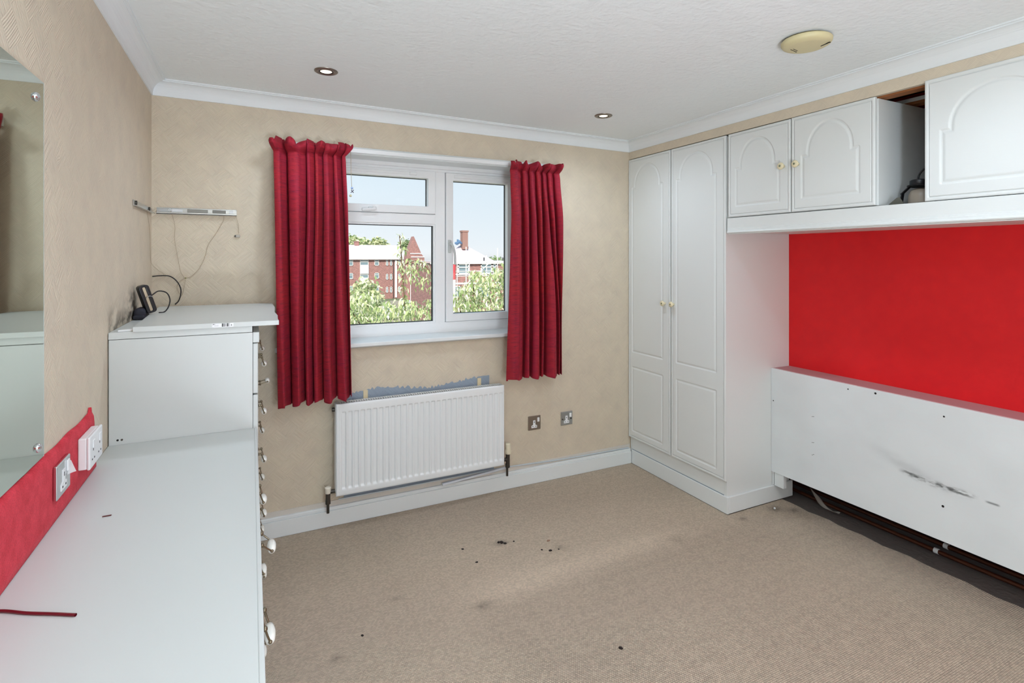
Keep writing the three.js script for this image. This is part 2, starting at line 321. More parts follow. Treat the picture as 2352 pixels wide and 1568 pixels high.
// ------------------------------------------------------------------ curtains
const slub = tex(1024, 1024, (u, v) => {
  const a = fbm(u * 9, v * 150, 0 || 9, 2, 41), st = vnoise(u * 14, v * 220, 14, 43), c = fbm(u * 5, v * 7, 5, 3, 47);
  const d = st > 0.74 ? (st - 0.74) * 2.2 : 0;
  return [0.60 + 0.14 * (a - 0.5) + 0.10 * (c - 0.5) - 0.25 * d, 0.065 + 0.05 * (c - 0.5) + 0.04 * (a - 0.5), 0.155 + 0.07 * (0.5 - c) + 0.04 * (a - 0.5)];
}, { srgb: true, sx: 1.1, sy: 1.1 });
const slubBump = tex(512, 512, (u, v) => fbm(u * 20, v * 160, 20, 2, 51), { sx: 2, sy: 2 });
M.curtain = phys({ color: 0xffffff, map: slub, roughness: 0.8, sheen: 0.25, sheenColor: new THREE.Color(0xff6a70), sheenRoughness: 0.5, bumpMap: slubBump, bumpScale: 0.0006 });
function curtain(name, label, o) {
  const t = thing(name, label, 'curtain', [0, 0, 0]);
  const nu = 300, nv = 130, pos = [], uv = [], idx = [];
  const lerpList = (l, v) => l[0].map((a, i) => a + (l[1][i] - a) * v);
  const fold = (u, valleys, v) => {              // bulges between the valleys, sharper at the valley itself
    const vs = [-0.06, ...valleys, 1.06]; let k = 0; while (k < vs.length - 2 && u > vs[k + 1]) k++;
    const s = (u - vs[k]) / (vs[k + 1] - vs[k]), w = vs[k + 1] - vs[k];
    return Math.pow(Math.max(0, Math.sin(Math.PI * clamp(s, 0, 1))), 0.55) * (0.55 + 2.2 * Math.min(w, 0.2));
  };
  const arc = [];
  for (let j = 0; j <= nv; j++) {
    const v = j / nv, y0 = o.yPinch + 0.0, head = v < 0.1;
    for (let i = 0; i <= nu; i++) {
      const u = i / nu;
      const t2 = head ? 0 : (v - 0.1) / 0.9;
      const valleys = lerpList([o.vTop, o.vBot], sstep(0, 0.8, t2));
      const xl = o.xl[0] + (o.xl[1] - o.xl[0]) * t2, xr = o.xr[0] + (o.xr[1] - o.xr[0]) * t2;
      let x = xl + (xr - xl) * u, z, y;
      const f = fold(u, valleys, t2), wob = 0.004 * Math.sin(u * 37 + t2 * 5) + 0.003 * Math.sin(u * 61 - t2 * 9);
      const swell = 0.55 + 0.45 * sstep(0, 0.25, t2) + 0.12 * t2;
      z = o.z + (f * o.amp * swell) + wob * t2;
      const yb = o.yBot + o.hem(u);
      y = o.yPinch + (yb - o.yPinch) * t2;
      // cloth leans into the fold on one side, so that the valleys read as overlaps
      x += o.lean * (xr - xl) * Math.sin(2 * Math.PI * f) * 0.02;
      if (head) {                                 // standing frill above the heading tape
        const q = 1 - v / 0.1;                     // 0 at the tape, 1 at the top edge
        const ru = 2 * Math.PI * u * o.ruf;
        const lobe = Math.abs(Math.sin(ru * 0.5 + 0.8 * Math.sin(u * 7 + o.ruf))), top = o.frill * (0.50 + 0.50 * Math.pow(lobe, 0.22)) * (0.90 + 0.10 * Math.sin(u * 17 + o.ruf));
        y = o.yPinch + q * top;
        x += (u - 0.5) * 2 * o.flare * Math.sin(q * 2.1) + q * 0.006 * Math.sin(ru * 1.0 + 0.6);
        z += q * (0.024 * Math.sin(ru) + 0.012 * Math.sin(ru * 1.9 + 1)) + 0.030 * Math.sin(q * 2.6);
      } else z += 0.014 * 0;
      const pinch = Math.exp(-Math.pow((y - o.yPinch) / 0.02, 2));
      z -= pinch * 0.008;
      pos.push(x, y, z); uv.push(u * 1.6, y);
    }
  }
  for (let j = 0; j < nv; j++) for (let i = 0; i < nu; i++) { const a = j * (nu + 1) + i, b = a + 1, c = a + nu + 1, d = c + 1; idx.push(a, c, b, b, c, d); }
  // second skin 2.5 mm behind (the lining side) joined along the rim
  const front = new THREE.BufferGeometry(); front.setAttribute('position', new THREE.Float32BufferAttribute(pos, 3)); front.setAttribute('uv', new THREE.Float32BufferAttribute(uv, 2)); front.setIndex(idx); front.computeVertexNormals();
  const nrm = front.attributes.normal.array, N = pos.length / 3, P2 = pos.slice(), idx2 = idx.slice();
  for (let i = 0; i < N; i++) { P2.push(pos[i * 3] - nrm[i * 3] * 0.0025, pos[i * 3 + 1] - nrm[i * 3 + 1] * 0.0025, pos[i * 3 + 2] - nrm[i * 3 + 2] * 0.0025); }
  for (let i = 0; i < idx.length; i += 3) idx2.push(idx[i] + N, idx[i + 2] + N, idx[i + 1] + N);
  const rim = []; for (let i = 0; i <= nu; i++) rim.push(i); for (let j = 1; j <= nv; j++) rim.push(j * (nu + 1) + nu); for (let i = nu - 1; i >= 0; i--) rim.push(nv * (nu + 1) + i); for (let j = nv - 1; j > 0; j--) rim.push(j * (nu + 1));
  for (let k = 0; k < rim.length; k++) { const a = rim[k], b = rim[(k + 1) % rim.length]; idx2.push(a, b, a + N, b, b + N, a + N); }
  const g = new THREE.BufferGeometry(); g.setAttribute('position', new THREE.Float32BufferAttribute(P2, 3)); g.setAttribute('uv', new THREE.Float32BufferAttribute([...uv, ...uv], 2)); g.setIndex(idx2); g.computeVertexNormals();
  part(t, 'cloth', g, M.curtain);
  for (let k = 0; k < o.hooks.length; k++) { const x = o.hooks[k]; part(t, 'hook', tube([[x, 2.036, 0.062], [x, 2.075, 0.05], [x, 2.085, 0.044], [x, 2.078, 0.050]], 0.0022, 12, 6), M.plasticWhite); }
  return t;
}
curtain('curtain', 'dark red pleated curtain hanging left of the window beside the chest', {
  xl: [0.545, 0.565], xr: [0.905, 0.930], z: 0.060, amp: 0.108, yPinch: 2.035, yBot: 0.722, frill: 0.078, flare: 0.026, ruf: 5.2, lean: 1,
  vTop: [0.15, 0.42, 0.535, 0.65, 0.80, 0.92], vBot: [0.16, 0.345, 0.455, 0.585, 0.775, 0.97], hem: (u) => 0.008 * Math.sin(u * 26) + 0.012 * Math.pow(Math.abs(u - 0.4), 1.2) - (u < 0.08 ? 0.01 : 0), hooks: [0.6, 0.68, 0.76, 0.84] });
curtain('curtain', 'dark red pleated curtain hanging right of the window above the sockets', {
  xl: [1.905, 1.862], xr: [2.262, 2.262], z: 0.060, amp: 0.098, yPinch: 2.035, yBot: 0.728, frill: 0.068, flare: 0.016, ruf: 4.6, lean: 1,
  vTop: [0.22, 0.36, 0.50, 0.63, 0.74, 0.87], vBot: [0.30, 0.42, 0.60, 0.68, 0.93, 0.98], hem: (u) => 0.006 * Math.sin(u * 21) - 0.012 * u + (u < 0.02 ? -0.008 : 0), hooks: [1.97, 2.05, 2.13, 2.2] });
{ // pull cord with little beads by the left curtain
  const t = thing('pull_cord', 'thin pull cord with tiny charms hanging beside the left curtain', 'cord');
  part(t, 'cord', tube([[0.93, 2.07, 0.075], [0.932, 1.99, 0.078], [0.934, 1.9, 0.08], [0.936, 1.86, 0.08]], 0.0013, 16, 6), M.wire);
  part(t, 'charm', at(new THREE.SphereGeometry(0.0065, 12, 8), 0.937, 1.868, 0.081), std(0x9db8e6, 0.3), 'pale blue bead');
  part(t, 'charm', [rod([0.930, 1.842, 0.082], [0.946, 1.858, 0.082], 0.0022), rod([0.945, 1.842, 0.082], [0.932, 1.858, 0.082], 0.0022)], std(0x5a5566, 0.5), 'dark cross charm');
  part(t, 'charm', at(new THREE.IcosahedronGeometry(0.008, 0), 0.929, 1.826, 0.082), std(0xe4dfb8, 0.5), 'cream shell charm');
}

// ------------------------------------------------------------------ wardrobe doors with routed panels
function panelSDF(x, y, p) {
  const rect = (a, b, c, d) => { const dx = Math.max(a - x, x - b), dy = Math.max(c - y, y - d); return Math.max(dx, dy) < 0 ? Math.max(dx, dy) : Math.hypot(Math.max(dx, 0), Math.max(dy, 0)); };
  if (p.yT === undefined) { const r = 0.008; return rect(p.x0 + r, p.x1 - r, p.y0 + r, p.y1 - r) - r; }
  const body = rect(p.x0, p.x1, p.y0, p.yS), c = (p.x0 + p.x1) / 2, a = (p.x1 - p.x0) / 2 - p.step, b = p.yT - p.yS - 0.008;
  const neck = rect(c - a, c + a, p.yS - 0.03, p.yS + 0.008), ok = y > p.yS - 0.03;
  const ex = (x - c) / a, ey = (y - p.yS - 0.008) / b, arch = (Math.hypot(ex, ey) - 1) * Math.min(a, b);
  return Math.min(body, neck, arch);
}
function doorGeo(w, h, t, panels, step = 0.0035) {      // local: x across, y up, front face at z = 0, body behind
  const line = (len, fine) => {
    const e = [0, 0.0015, 0.004, 0.008, 0.0125, 0.0135, 0.015, 0.0165, 0.0175], s = new Set();
    for (const v of e) { s.add(+v.toFixed(5)); s.add(+(len - v).toFixed(5)); }
    const n = Math.round((len - 0.04) / step); for (let i = 0; i <= n; i++) s.add(+(0.02 + (len - 0.04) * i / n).toFixed(5));
    return [...s].sort((a, b) => a - b);
  };
  let ys = line(h); const xs = line(w);
  const busy = (y) => panels.some((p) => (Math.abs(y - p.y0) < 0.03) || (p.yT === undefined ? Math.abs(y - p.y1) < 0.03 : (y > p.yS - 0.04 && y < p.yT + 0.02))) || y < 0.02 || y > h - 0.02;
  let keep = 0; ys = ys.filter((y) => { if (busy(y)) { keep = 0; return true; } keep = (keep + 1) % 10; return keep === 1; });
  const pos = [], idx = [], uv = [];
  for (const y of ys) for (const x of xs) {
    const e = Math.min(x, w - x, y, h - y);
    let z = e < 0.004 ? -0.003 * Math.pow(1 - e / 0.004, 2) : 0;
    z -= 0.0035 * (e > 0.0126 && e < 0.0174 ? 1 : 0);
    if (e > 0.018) z -= 0.0008;
    for (const p of panels) { const d = panelSDF(x, y, p); if (d < 0 && d > -0.018) { const q = -d / 0.018; z -= 0.0042 * Math.pow(Math.sin(Math.PI * Math.pow(q, 0.6)), 1.5); } }
    pos.push(x, y, z); uv.push(x, y);
  }
  const nx = xs.length;
  for (let j = 0; j < ys.length - 1; j++) for (let i = 0; i < nx - 1; i++) { const a = j * nx + i; idx.push(a, a + 1, a + nx, a + 1, a + nx + 1, a + nx); }
  const g = new THREE.BufferGeometry(); g.setAttribute('position', new THREE.Float32BufferAttribute(pos, 3)); g.setAttribute('uv', new THREE.Float32BufferAttribute(uv, 2)); g.setIndex(idx); g.computeVertexNormals();
  return join([g, bx(0, w, 0, h, -t, -0.0046, 0.001)]);
}
function doorAt(parent, x, y0, y1, z0, z1, panels, knob) {   // front face at x, facing the room (-x)
  const w = z1 - z0, h = y1 - y0, t = 0.018;
  const loc = panels.map((p) => ({ ...p, x0: p.x0 - z0, x1: p.x1 - z0, y0: p.y0 - y0, ...(p.yT === undefined ? { y1: p.y1 - y0 } : { yS: p.yS - y0, yT: p.yT - y0 }) }));
  const d = part(parent, 'door', doorGeo(w, h, t, loc), M.white);
  d.position.set(x, y0, z0); d.rotation.y = -Math.PI / 2;
  if (knob) {
    const k = at(lathe([[0, 0], [0.008, 0], [0.007, 0.004], [0.0065, 0.010], [0.010, 0.014], [0.0165, 0.018], [0.0185, 0.023], [0.0165, 0.028], [0.010, 0.0305], [0.0055, 0.031], [0.0045, 0.0295], [0, 0.0295]], 28), 0, 0, 0, Math.PI / 2, 0, 0);
    k.translate(knob[0] - z0, knob[1] - y0, -0.001); part(d, 'knob', k, M.cream, 'round cream ceramic knob');
    const s = at(new THREE.CylinderGeometry(0.0052, 0.0052, 0.002, 16), 0, 0, 0, Math.PI / 2, 0, 0); s.translate(knob[0] - z0, knob[1] - y0, 0.0296); part(d, 'knob_screw', s, std(0x7d8468, 0.5), 'dull green screw cap in the knob');
  }
  return d;
}
const FX = 2.898;
{
  const t = thing('wardrobe', 'tall white two door fitted wardrobe with arched panels beside the window wall', 'wardrobe');
  part(t, 'carcass', [bx(2.917, W - 0.001, 0.0, 2.188, 0.858, 0.877, 0.0015), bx(2.917, W - 0.001, 2.172, 2.188, 0.005, 0.858, 0.0015), bx(2.925, W - 0.001, 0.0, 2.172, 0.005, 0.02, 0.001), bx(3.44, W - 0.001, 0, 2.172, 0.02, 0.858, 0)], M.white);
  part(t, 'plinth', bx(2.917, 2.935, 0.0, 0.205, 0.005, 0.858, 0.0015), M.white);
  part(t, 'plinth_line', bx(2.9145, 2.9175, 0.098, 0.1025, 0.024, 0.858, 0.0005), std(0x8f9aa2, 0.6), 'grey silicone line above the plinth skirting');
  doorAt(t, FX, 0.190, 2.190, 0.004, 0.432, [{ x0: 0.042, x1: 0.362, y0: 0.806, yS: 1.988, yT: 2.140, step: 0.026 }, { x0: 0.042, x1: 0.362, y0: 0.240, y1: 0.704 }], [0.382, 1.182]);
  doorAt(t, FX, 0.190, 2.190, 0.440, 0.884, [{ x0: 0.486, x1: 0.818, y0: 0.806, yS: 1.988, yT: 2.142, step: 0.028 }, { x0: 0.486, x1: 0.818, y0: 0.240, y1: 0.704 }], [0.463, 1.182]);
}
{
  const t = thing('overhead_cupboard', 'white overhead cupboard with two arched panel doors above the bed recess', 'cupboard');
  part(t, 'carcass', [bx(2.917, W - 0.03, 1.714, 2.186, 1.694, 1.711, 0.0015), bx(2.917, W - 0.03, 1.714, 2.186, 0.879, 0.894, 0.001), bx(2.917, W - 0.03, 1.714, 1.728, 0.894, 1.694, 0.001), bx(2.93, W - 0.03, 2.172, 2.186, 0.894, 1.694, 0.001)], M.white);
  doorAt(t, FX, 1.716, 2.190, 0.904, 1.297, [{ x0: 0.953, x1: 1.236, y0: 1.774, yS: 1.991, yT: 2.142, step: 0.028 }], [1.259, 1.954]);
  doorAt(t, FX, 1.716, 2.192, 1.303, 1.706, [{ x0: 1.356, x1: 1.641, y0: 1.776, yS: 1.993, yT: 2.144, step: 0.028 }], [1.339, 1.953]);
}
{
  const t = thing('overhead_cupboard', 'white overhead cupboard right of the open gap with one wide arched panel door', 'cupboard');
  part(t, 'carcass', [bx(2.917, W - 0.03, 1.714, 2.186, 2.36, 2.378, 0.0015)], M.white);
  doorAt(t, FX, 1.714, 2.203, 1.899, 2.37, [{ x0: 1.953, x1: 2.316, y0: 1.776, yS: 1.992, yT: 2.146, step: 0.030 }]);
}
{
  const t = thing('pelmet', 'long white moulded pelmet board under the overhead cupboards', 'pelmet');
  part(t, 'board', bx(FX, FX + 0.018, 1.622, 1.711, 0.897, 2.95, 0.002), M.white);
  const prof = [[0, 0], [0, 0.004], [-0.009, 0.006], [-0.012, 0.011], [-0.009, 0.017], [-0.005, 0.019], [-0.005, 0.026], [-0.002, 0.029], [-0.002, 0.033], [0, 0.035], [0.004, 0.035], [0.004, 0]];
  const mg = extrude(prof, 2.95 - 0.905); mg.translate(FX, 1.618, 0.905); part(t, 'moulding', toCreasedNormals(prep(mg), 0.6), M.white);
  part(t, 'soffit', bx(FX + 0.018, W - 0.001, 1.630, 1.648, 0.885, 2.95, 0.001), M.white);
}
solo('shelf_board', bx(2.917, W - 0.03, 1.6965, 1.7115, 1.7125, 2.358, 0.001), M.white, 'white base board at the bottom of the open cupboard gap', 'shelf board');
solo('added_dark_board', bx(2.93, 3.36, 2.285, 2.30, 1.50, 2.36, 0), M.dark, 'added black board darkening the void above the open cupboard gap', 'lining');  // board added to keep the void above the gap dark
// timber and battens seen through the open top of the gap
{
  const a = solo('timber_batten', bx(2.930, 2.985, 2.188, 2.222, 1.5, 2.34, 0.002), M.timber, 'bare orange timber batten at the top of the open cupboard gap', 'batten');
  const t = thing('shelf_batten', 'white painted batten with a brown underside high in the open cupboard gap', 'batten');
  part(t, 'batten', bx(3.18, 3.205, 2.205, 2.223, 1.5, 2.34, 0.002), M.gloss); part(t, 'underside', bx(3.181, 3.24, 2.192, 2.2045, 1.5, 2.34, 0.001), M.timber);
  solo('dark_void_backing', bx(3.36, 3.375, 1.73, ceilY(3.36) - 0.002, 1.712, 2.355, 0), M.dark, 'black board standing in for the dark deep inside the open cupboard gap', 'board');  // black surface stands in for the shade at the back
}
{
  const t = thing('spotlight', 'old black bracketed spotlight lying in the open cupboard gap', 'light fitting');
  const z = 1.80, x = 3.06;
  part(t, 'collar', [at(lathe([[0, 0], [0.032, 0], [0.036, 0.004], [0.036, 0.022], [0.030, 0.026], [0, 0.026]], 28), x, 1.798, z, 0, 0, -0.06), at(lathe([[0.036, 0.002], [0.045, 0.002], [0.045, -0.002], [0.036, -0.002]], 28), x, 1.798, z, 0, 0, -0.06)], M.black);
  part(t, 'strap', [at(new THREE.BoxGeometry(0.020, 0.0035, 0.05), x - 0.01, 1.784, z - 0.048, -0.75, 0, 0), at(new THREE.BoxGeometry(0.020, 0.058, 0.0035), x - 0.01, 1.741, z - 0.066, 0.15, 0, 0)], M.black);
  part(t, 'shade', at(lathe([[0.0, 0.066], [0.02, 0.064], [0.036, 0.055], [0.044, 0.035], [0.046, 0.0], [0.043, 0.0], [0.041, 0.033], [0.033, 0.052], [0, 0.062]], 28), x + 0.01, 1.724, z, 0, 0, 0), std(0xa79a8b, 0.4), 'tan glass shade');
  part(t, 'foot', rod([x + 0.01, 1.7125, z], [x + 0.01, 1.726, z], 0.02, 16), M.black);
  part(t, 'cable', tube([[x + 0.005, 1.824, z - 0.01], [x + 0.01, 1.85, z - 0.005], [x + 0.012, 1.875, z + 0.02], [x + 0.01, 1.88, z + 0.08]], 0.004, 24, 8), M.cord);
}
solo('bracket_plate', at(extrude([[0, 0], [0.010, 0.020], [0.018, 0.033], [0.030, 0.030], [0.062, 0.004], [0.062, 0]], 0.003, 0.0008), 2.952, 1.7135, 1.795, 0, Math.PI / 2, 0), std(0x59584f, 0.5), 'flat grey metal plate at the front of the open cupboard gap', 'plate');
// ------------------------------------------------------------------ headboard box in the recess
{
  const t = thing('headboard', 'long plain white boxed headboard panel with scuffs and screw holes under the red wall', 'headboard');
  const HX = 3.293;
  const scuff = tex(1024, 512, (u, v) => {
    const z = 0.878 + u * 2.1, y = 0.18 + v * 0.63; let k = 1;
    const cy = 0.432 + 0.012 * Math.exp(-Math.pow((z - 1.62) / 0.05, 2)), dz = sstep(1.58, 1.66, z) * (1 - sstep(1.84, 1.92, z)), th = Math.exp(-Math.pow((y - cy) / 0.011, 2));
    k -= 0.55 * dz * th * sstep(0.25, 0.75, fbm(z * 42, y * 110, 0, 4, 3));
    const d2 = sstep(1.93, 1.95, z) * (1 - sstep(1.975, 1.99, z)) * Math.exp(-Math.pow((y - 0.430) / 0.004, 2)); k -= 0.4 * d2;
    k -= 0.13 * Math.exp(-Math.pow((z - 1.62) / 0.14, 2) - Math.pow((y - 0.48 + 0.25 * (z - 1.6)) / 0.03, 2)) * fbm(z * 12, y * 30, 0, 3, 8);
    k -= 0.04 * (fbm(z * 5, y * 7, 0, 3, 2) - 0.5);
    return [k * 0.915, k * 0.928, k * 0.932];
  }, { srgb: true });
  const pn = bx(HX, HX + 0.016, 0.181, 0.811, 0.878, 2.95, 0.001), uv = pn.attributes.uv; for (let i = 0; i < uv.count; i++) uv.setXY(i, (uv.getX(i) - 0.878) / 2.1, (uv.getY(i) - 0.18) / 0.63);
  const panel = part(t, 'panel', pn, std(0xffffff, 0.36, { map: scuff }));
  const ledge = bx(HX + 0.0005, W - 0.001, 0.795, 0.8105, 0.878, 2.95, 0.001);
  part(t, 'ledge', ledge, std(0xc9a3a6, 0.6, { map: tex(256, 256, (u, v) => { const n = fbm(u * 4, v * 12, 4, 5, 9), k = 0.97 - 0.35 * sstep(0.66, 0.74, n); return [k, k * 0.96, k * 0.96]; }, { srgb: true, sx: 0.7, sy: 0.7 }) }), 'narrow pinkish grey top ledge with darker stains');  // pinkish grey base tone with a few darker blotches
  for (const [z, y, r] of [[0.893, 0.615, 0.0035], [1.144, 0.585, 0.002], [1.152, 0.587, 0.002], [1.144, 0.438, 0.002], [1.152, 0.44, 0.002], [1.144, 0.368, 0.002], [1.152, 0.373, 0.002], [1.345, 0.785, 0.0035], [1.484, 0.794, 0.0055], [1.783, 0.756, 0.004], [1.779, 0.343, 0.0055]]) {
    const h = new THREE.CylinderGeometry(r, r, 0.0012, 12); h.rotateZ(Math.PI / 2); h.translate(HX - 0.0002, y, z); part(panel, 'screw_hole', h, M.dark);
  }
  part(t, 'foot_block', [bx(3.302, 3.33, 0.098, 0.181, 0.892, 0.955, 0.002), bx(3.30, 3.306, 0.10, 0.19, 0.880, 0.889, 0.002)], M.gloss, 'white packing block under the left end');
}
// heating pipes along the foot of the red wall
function pipe(y, x, label) {
  const pts = []; for (let i = 0; i <= 10; i++) pts.push([x + 0.003 * Math.sin(i * 1.3), y + 0.0012 * Math.sin(i * 2.2), 0.55 + i * 0.24]);
  return solo('copper_pipe', tube(pts, 0.0105, 60, 12), M.copper, label, 'pipe');
}
pipe(0.012, 3.532, 'front brown copper heating pipe running along the dark floor below the headboard');
pipe(0.014, 3.622, 'rear brown copper heating pipe in the dark under the headboard edge');
for (const [y, x, z, lb] of [[0.012, 3.532, 1.63, 'white plastic clip on the front copper pipe'], [0.014, 3.622, 1.63, 'white plastic clip on the rear copper pipe']]) {
  const t = thing('pipe_clip', lb, 'pipe clip'); const pts = []; for (let i = 0; i <= 16; i++) { const a = -1.9 + i * 4.6 / 16; pts.push([x + 0.0135 * -Math.cos(a), y + 0.0135 * Math.sin(a)]); } for (let i = 16; i >= 0; i--) { const a = -1.9 + i * 4.6 / 16; pts.push([x - 0.0108 * Math.cos(a), y + 0.0108 * Math.sin(a)]); }
  const g = extrude(pts, 0.02); g.translate(0, 0, z); part(t, 'clip', g, M.plasticWhite);
}
{ // crumpled clear wrapping hanging below the headboard
  const pts = []; const g = new THREE.PlaneGeometry(0.03, 0.22, 6, 18); const p = g.attributes.position;
  for (let i = 0; i < p.count; i++) { const a = p.getX(i), b = p.getY(i); p.setXYZ(i, 3.47 + a * 0.7 + 0.008 * Math.sin(b * 60 + a * 90), 0.115 - 0.10 * sstep(-0.11, 0.05, b) + 0.006 * Math.sin(a * 170 + b * 40), 1.07 + b); }
  g.computeVertexNormals(); solo('plastic_wrap', g, phys({ color: 0xcfc8bd, roughness: 0.25, transmission: 0.5, thickness: 0, side: THREE.DoubleSide }), 'crumpled strip of clear plastic hanging below the headboard', 'plastic wrap');
}

// ------------------------------------------------------------------ radiator
{
  const t = thing('radiator', 'white ribbed panel radiator on the wall below the window', 'radiator');
  const x0 = 0.849, x1 = 1.853, y0 = 0.193, y1 = 0.692, zf = 0.110;
  const N = 29, a0 = 0.889, pitch = (1.829 - 0.889) / (N - 1), xs = [], ys = [];
  for (let i = 0; i <= 480; i++) xs.push(x0 + (x1 - x0) * i / 480);
  for (const y of [y0, y0 + 0.004, y0 + 0.012, y0 + 0.022, y0 + 0.027, y0 + 0.033, y0 + 0.037, y0 + 0.042, y0 + 0.046, y0 + 0.05, y0 + 0.06, y0 + 0.15, y0 + 0.25, y0 + 0.35, y1 - 0.065, y1 - 0.056, y1 - 0.051, y1 - 0.048, y1 - 0.045, y1 - 0.042, y1 - 0.03, y1 - 0.015, y1 - 0.006, y1 - 0.002, y1]) ys.push(y);
  const pos = [], idx = [];
  for (const y of ys) for (const x of xs) {
    let z = zf; const e = Math.min(x - x0, x1 - x, y - y0, y1 - y); if (e < 0.006) z -= 0.005 * Math.pow(1 - e / 0.006, 2);
    const k = clamp(Math.round((x - a0) / pitch), 0, N - 1), dx = Math.abs(x - a0 - k * pitch);
    const prof = 1 - sstep(0.0085, 0.0125, dx), vy = sstep(y0 + 0.032, y0 + 0.047, y) * (1 - sstep(y1 - 0.050, y1 - 0.043, y));
    const groove = e > 0.011 && e < 0.014 ? 0.0012 : 0;
    z -= 0.0065 * prof * vy + groove; pos.push(x, y, z);
  }
  const nx = xs.length; for (let j = 0; j < ys.length - 1; j++) for (let i = 0; i < nx - 1; i++) { const a = j * nx + i; idx.push(a, a + 1, a + nx, a + 1, a + nx + 1, a + nx); }
  const g = new THREE.BufferGeometry(); g.setAttribute('position', new THREE.Float32BufferAttribute(pos, 3)); g.setIndex(idx); g.computeVertexNormals();
  part(t, 'front_panel', [g, bx(x0, x1, y0, y1 - 0.001, zf - 0.018, zf - 0.0085, 0.002)], M.rad);
  part(t, 'back_panel', bx(x0 + 0.004, x1 - 0.004, y0 + 0.002, y1 - 0.004, 0.040, 0.052, 0.003), M.rad);
  for (const x of [x0 - 0.002, x1 - 0.0005]) part(t, 'end_panel', bx(x, x + 0.0025, y0 + 0.02, y1 - 0.004, 0.042, zf - 0.008, 0.0008), M.rad);
  const slats = [bx(x0 + 0.004, x1 - 0.004, y1 - 0.004, y1 - 0.001, zf - 0.02, zf - 0.012, 0.0008), bx(x0 + 0.004, x1 - 0.004, y1 - 0.004, y1 - 0.001, 0.042, 0.050, 0.0008)];
  for (let i = 0; i < 74; i++) { const x = x0 + 0.012 + i * (x1 - x0 - 0.024) / 73; slats.push(bx(x - 0.0028, x + 0.0028, y1 - 0.0035, y1 - 0.0015, 0.048, zf - 0.016, 0)); }
  const gr = part(t, 'top_grille', slats, std(0xdcdcd8, 0.5));
  part(t, 'fins', (() => { const f = []; for (let i = 0; i < 40; i++) { const x = x0 + 0.02 + i * (x1 - x0 - 0.04) / 39; f.push(bx(x - 0.0006, x + 0.0006, y0 + 0.05, y1 - 0.03, 0.052, zf - 0.018, 0)); } return f; })(), std(0x8d8d8a, 0.6)).userData.kind = 'stuff';
  part(t, 'end_plug', [at(new THREE.CylinderGeometry(0.012, 0.012, 0.016, 6), x0 - 0.008, 0.655, 0.065, 0, 0, Math.PI / 2)], M.aged, 'dark end plug at the top left');
  for (const x of [1.025, 1.727]) part(t, 'wall_bracket', [bx(x - 0.013, x + 0.013, 0.33, 0.728, 0.0015, 0.006, 0.002), bx(x - 0.013, x + 0.013, 0.655, 0.68, 0.004, 0.046, 0.002), at(new THREE.CylinderGeometry(0.0045, 0.0045, 0.003, 12), x + 0.002, 0.700, 0.0065, Math.PI / 2)], std(0xe2d2ae, 0.6), 'cream metal hanging bracket');
  // lockshield valve at the left, thermostatic valve at the right
  const v1 = part(t, 'lockshield_valve', [rod([0.849, 0.212, 0.07], [0.822, 0.212, 0.07], 0.011, 6), rod([0.812, 0.165, 0.07], [0.812, 0.225, 0.07], 0.0125, 12), rod([0.812, 0.148, 0.07], [0.812, 0.168, 0.07], 0.0145, 6), rod([0.812, 0.098, 0.07], [0.812, 0.150, 0.07], 0.0075)], M.aged, 'dull brass valve at the left end');
  part(v1, 'valve_cap', at(lathe([[0.013, 0], [0.0155, 0.006], [0.0165, 0.028], [0.0175, 0.032], [0.012, 0.036], [0, 0.037]], 20), 0.812, 0.205, 0.07), std(0xeee6d6, 0.4), 'cream plastic valve cap');
  const v2 = part(t, 'thermostatic_valve', [rod([1.853, 0.212, 0.07], [1.89, 0.212, 0.07], 0.0115, 6), rod([1.895, 0.182, 0.07], [1.895, 0.245, 0.07], 0.0125, 12), rod([1.893, 0.160, 0.07], [1.893, 0.184, 0.07], 0.0145, 6), rod([1.890, 0.107, 0.07], [1.890, 0.162, 0.07], 0.0075)], M.aged, 'dull brass valve at the right end');
  part(v2, 'thermostat_head', [at(lathe([[0.012, 0], [0.017, 0.003], [0.0185, 0.010], [0.0185, 0.030], [0.0165, 0.034], [0.0165, 0.062], [0.0145, 0.068], [0, 0.069]], 24), 1.897, 0.243, 0.07), ...[0, 1, 2, 3, 4, 5, 6, 7].map((k) => at(new THREE.BoxGeometry(0.003, 0.016, 0.003), 1.897 + 0.0185 * Math.cos(k * 0.785), 0.263, 0.07 + 0.0185 * Math.sin(k * 0.785)))], std(0xe8dfc4, 0.4), 'cream thermostat head');
}
{ // grey cable tucked on the skirting and a loose strip of trunking
  solo('cable', tube([[0.875, 0.137, 0.012], [1.2, 0.136, 0.013], [1.55, 0.137, 0.012], [1.9, 0.137, 0.011], [2.3, 0.120, 0.012], [2.89, 0.110, 0.012]], 0.004, 60, 8), std(0xc9d2d8, 0.45), 'thin pale grey cable running along the top of the skirting', 'cable');
  const g = bx(-0.215, 0.215, -0.006, 0.006, -0.008, 0.008, 0.0015); solo('cable_trunking', at(g, 1.685, 0.131, 0.034, 0.0, 0.06, 0.038), std(0xdfe3ea, 0.4), 'loose length of white cable trunking lying on the skirting under the radiator', 'trunking');
}

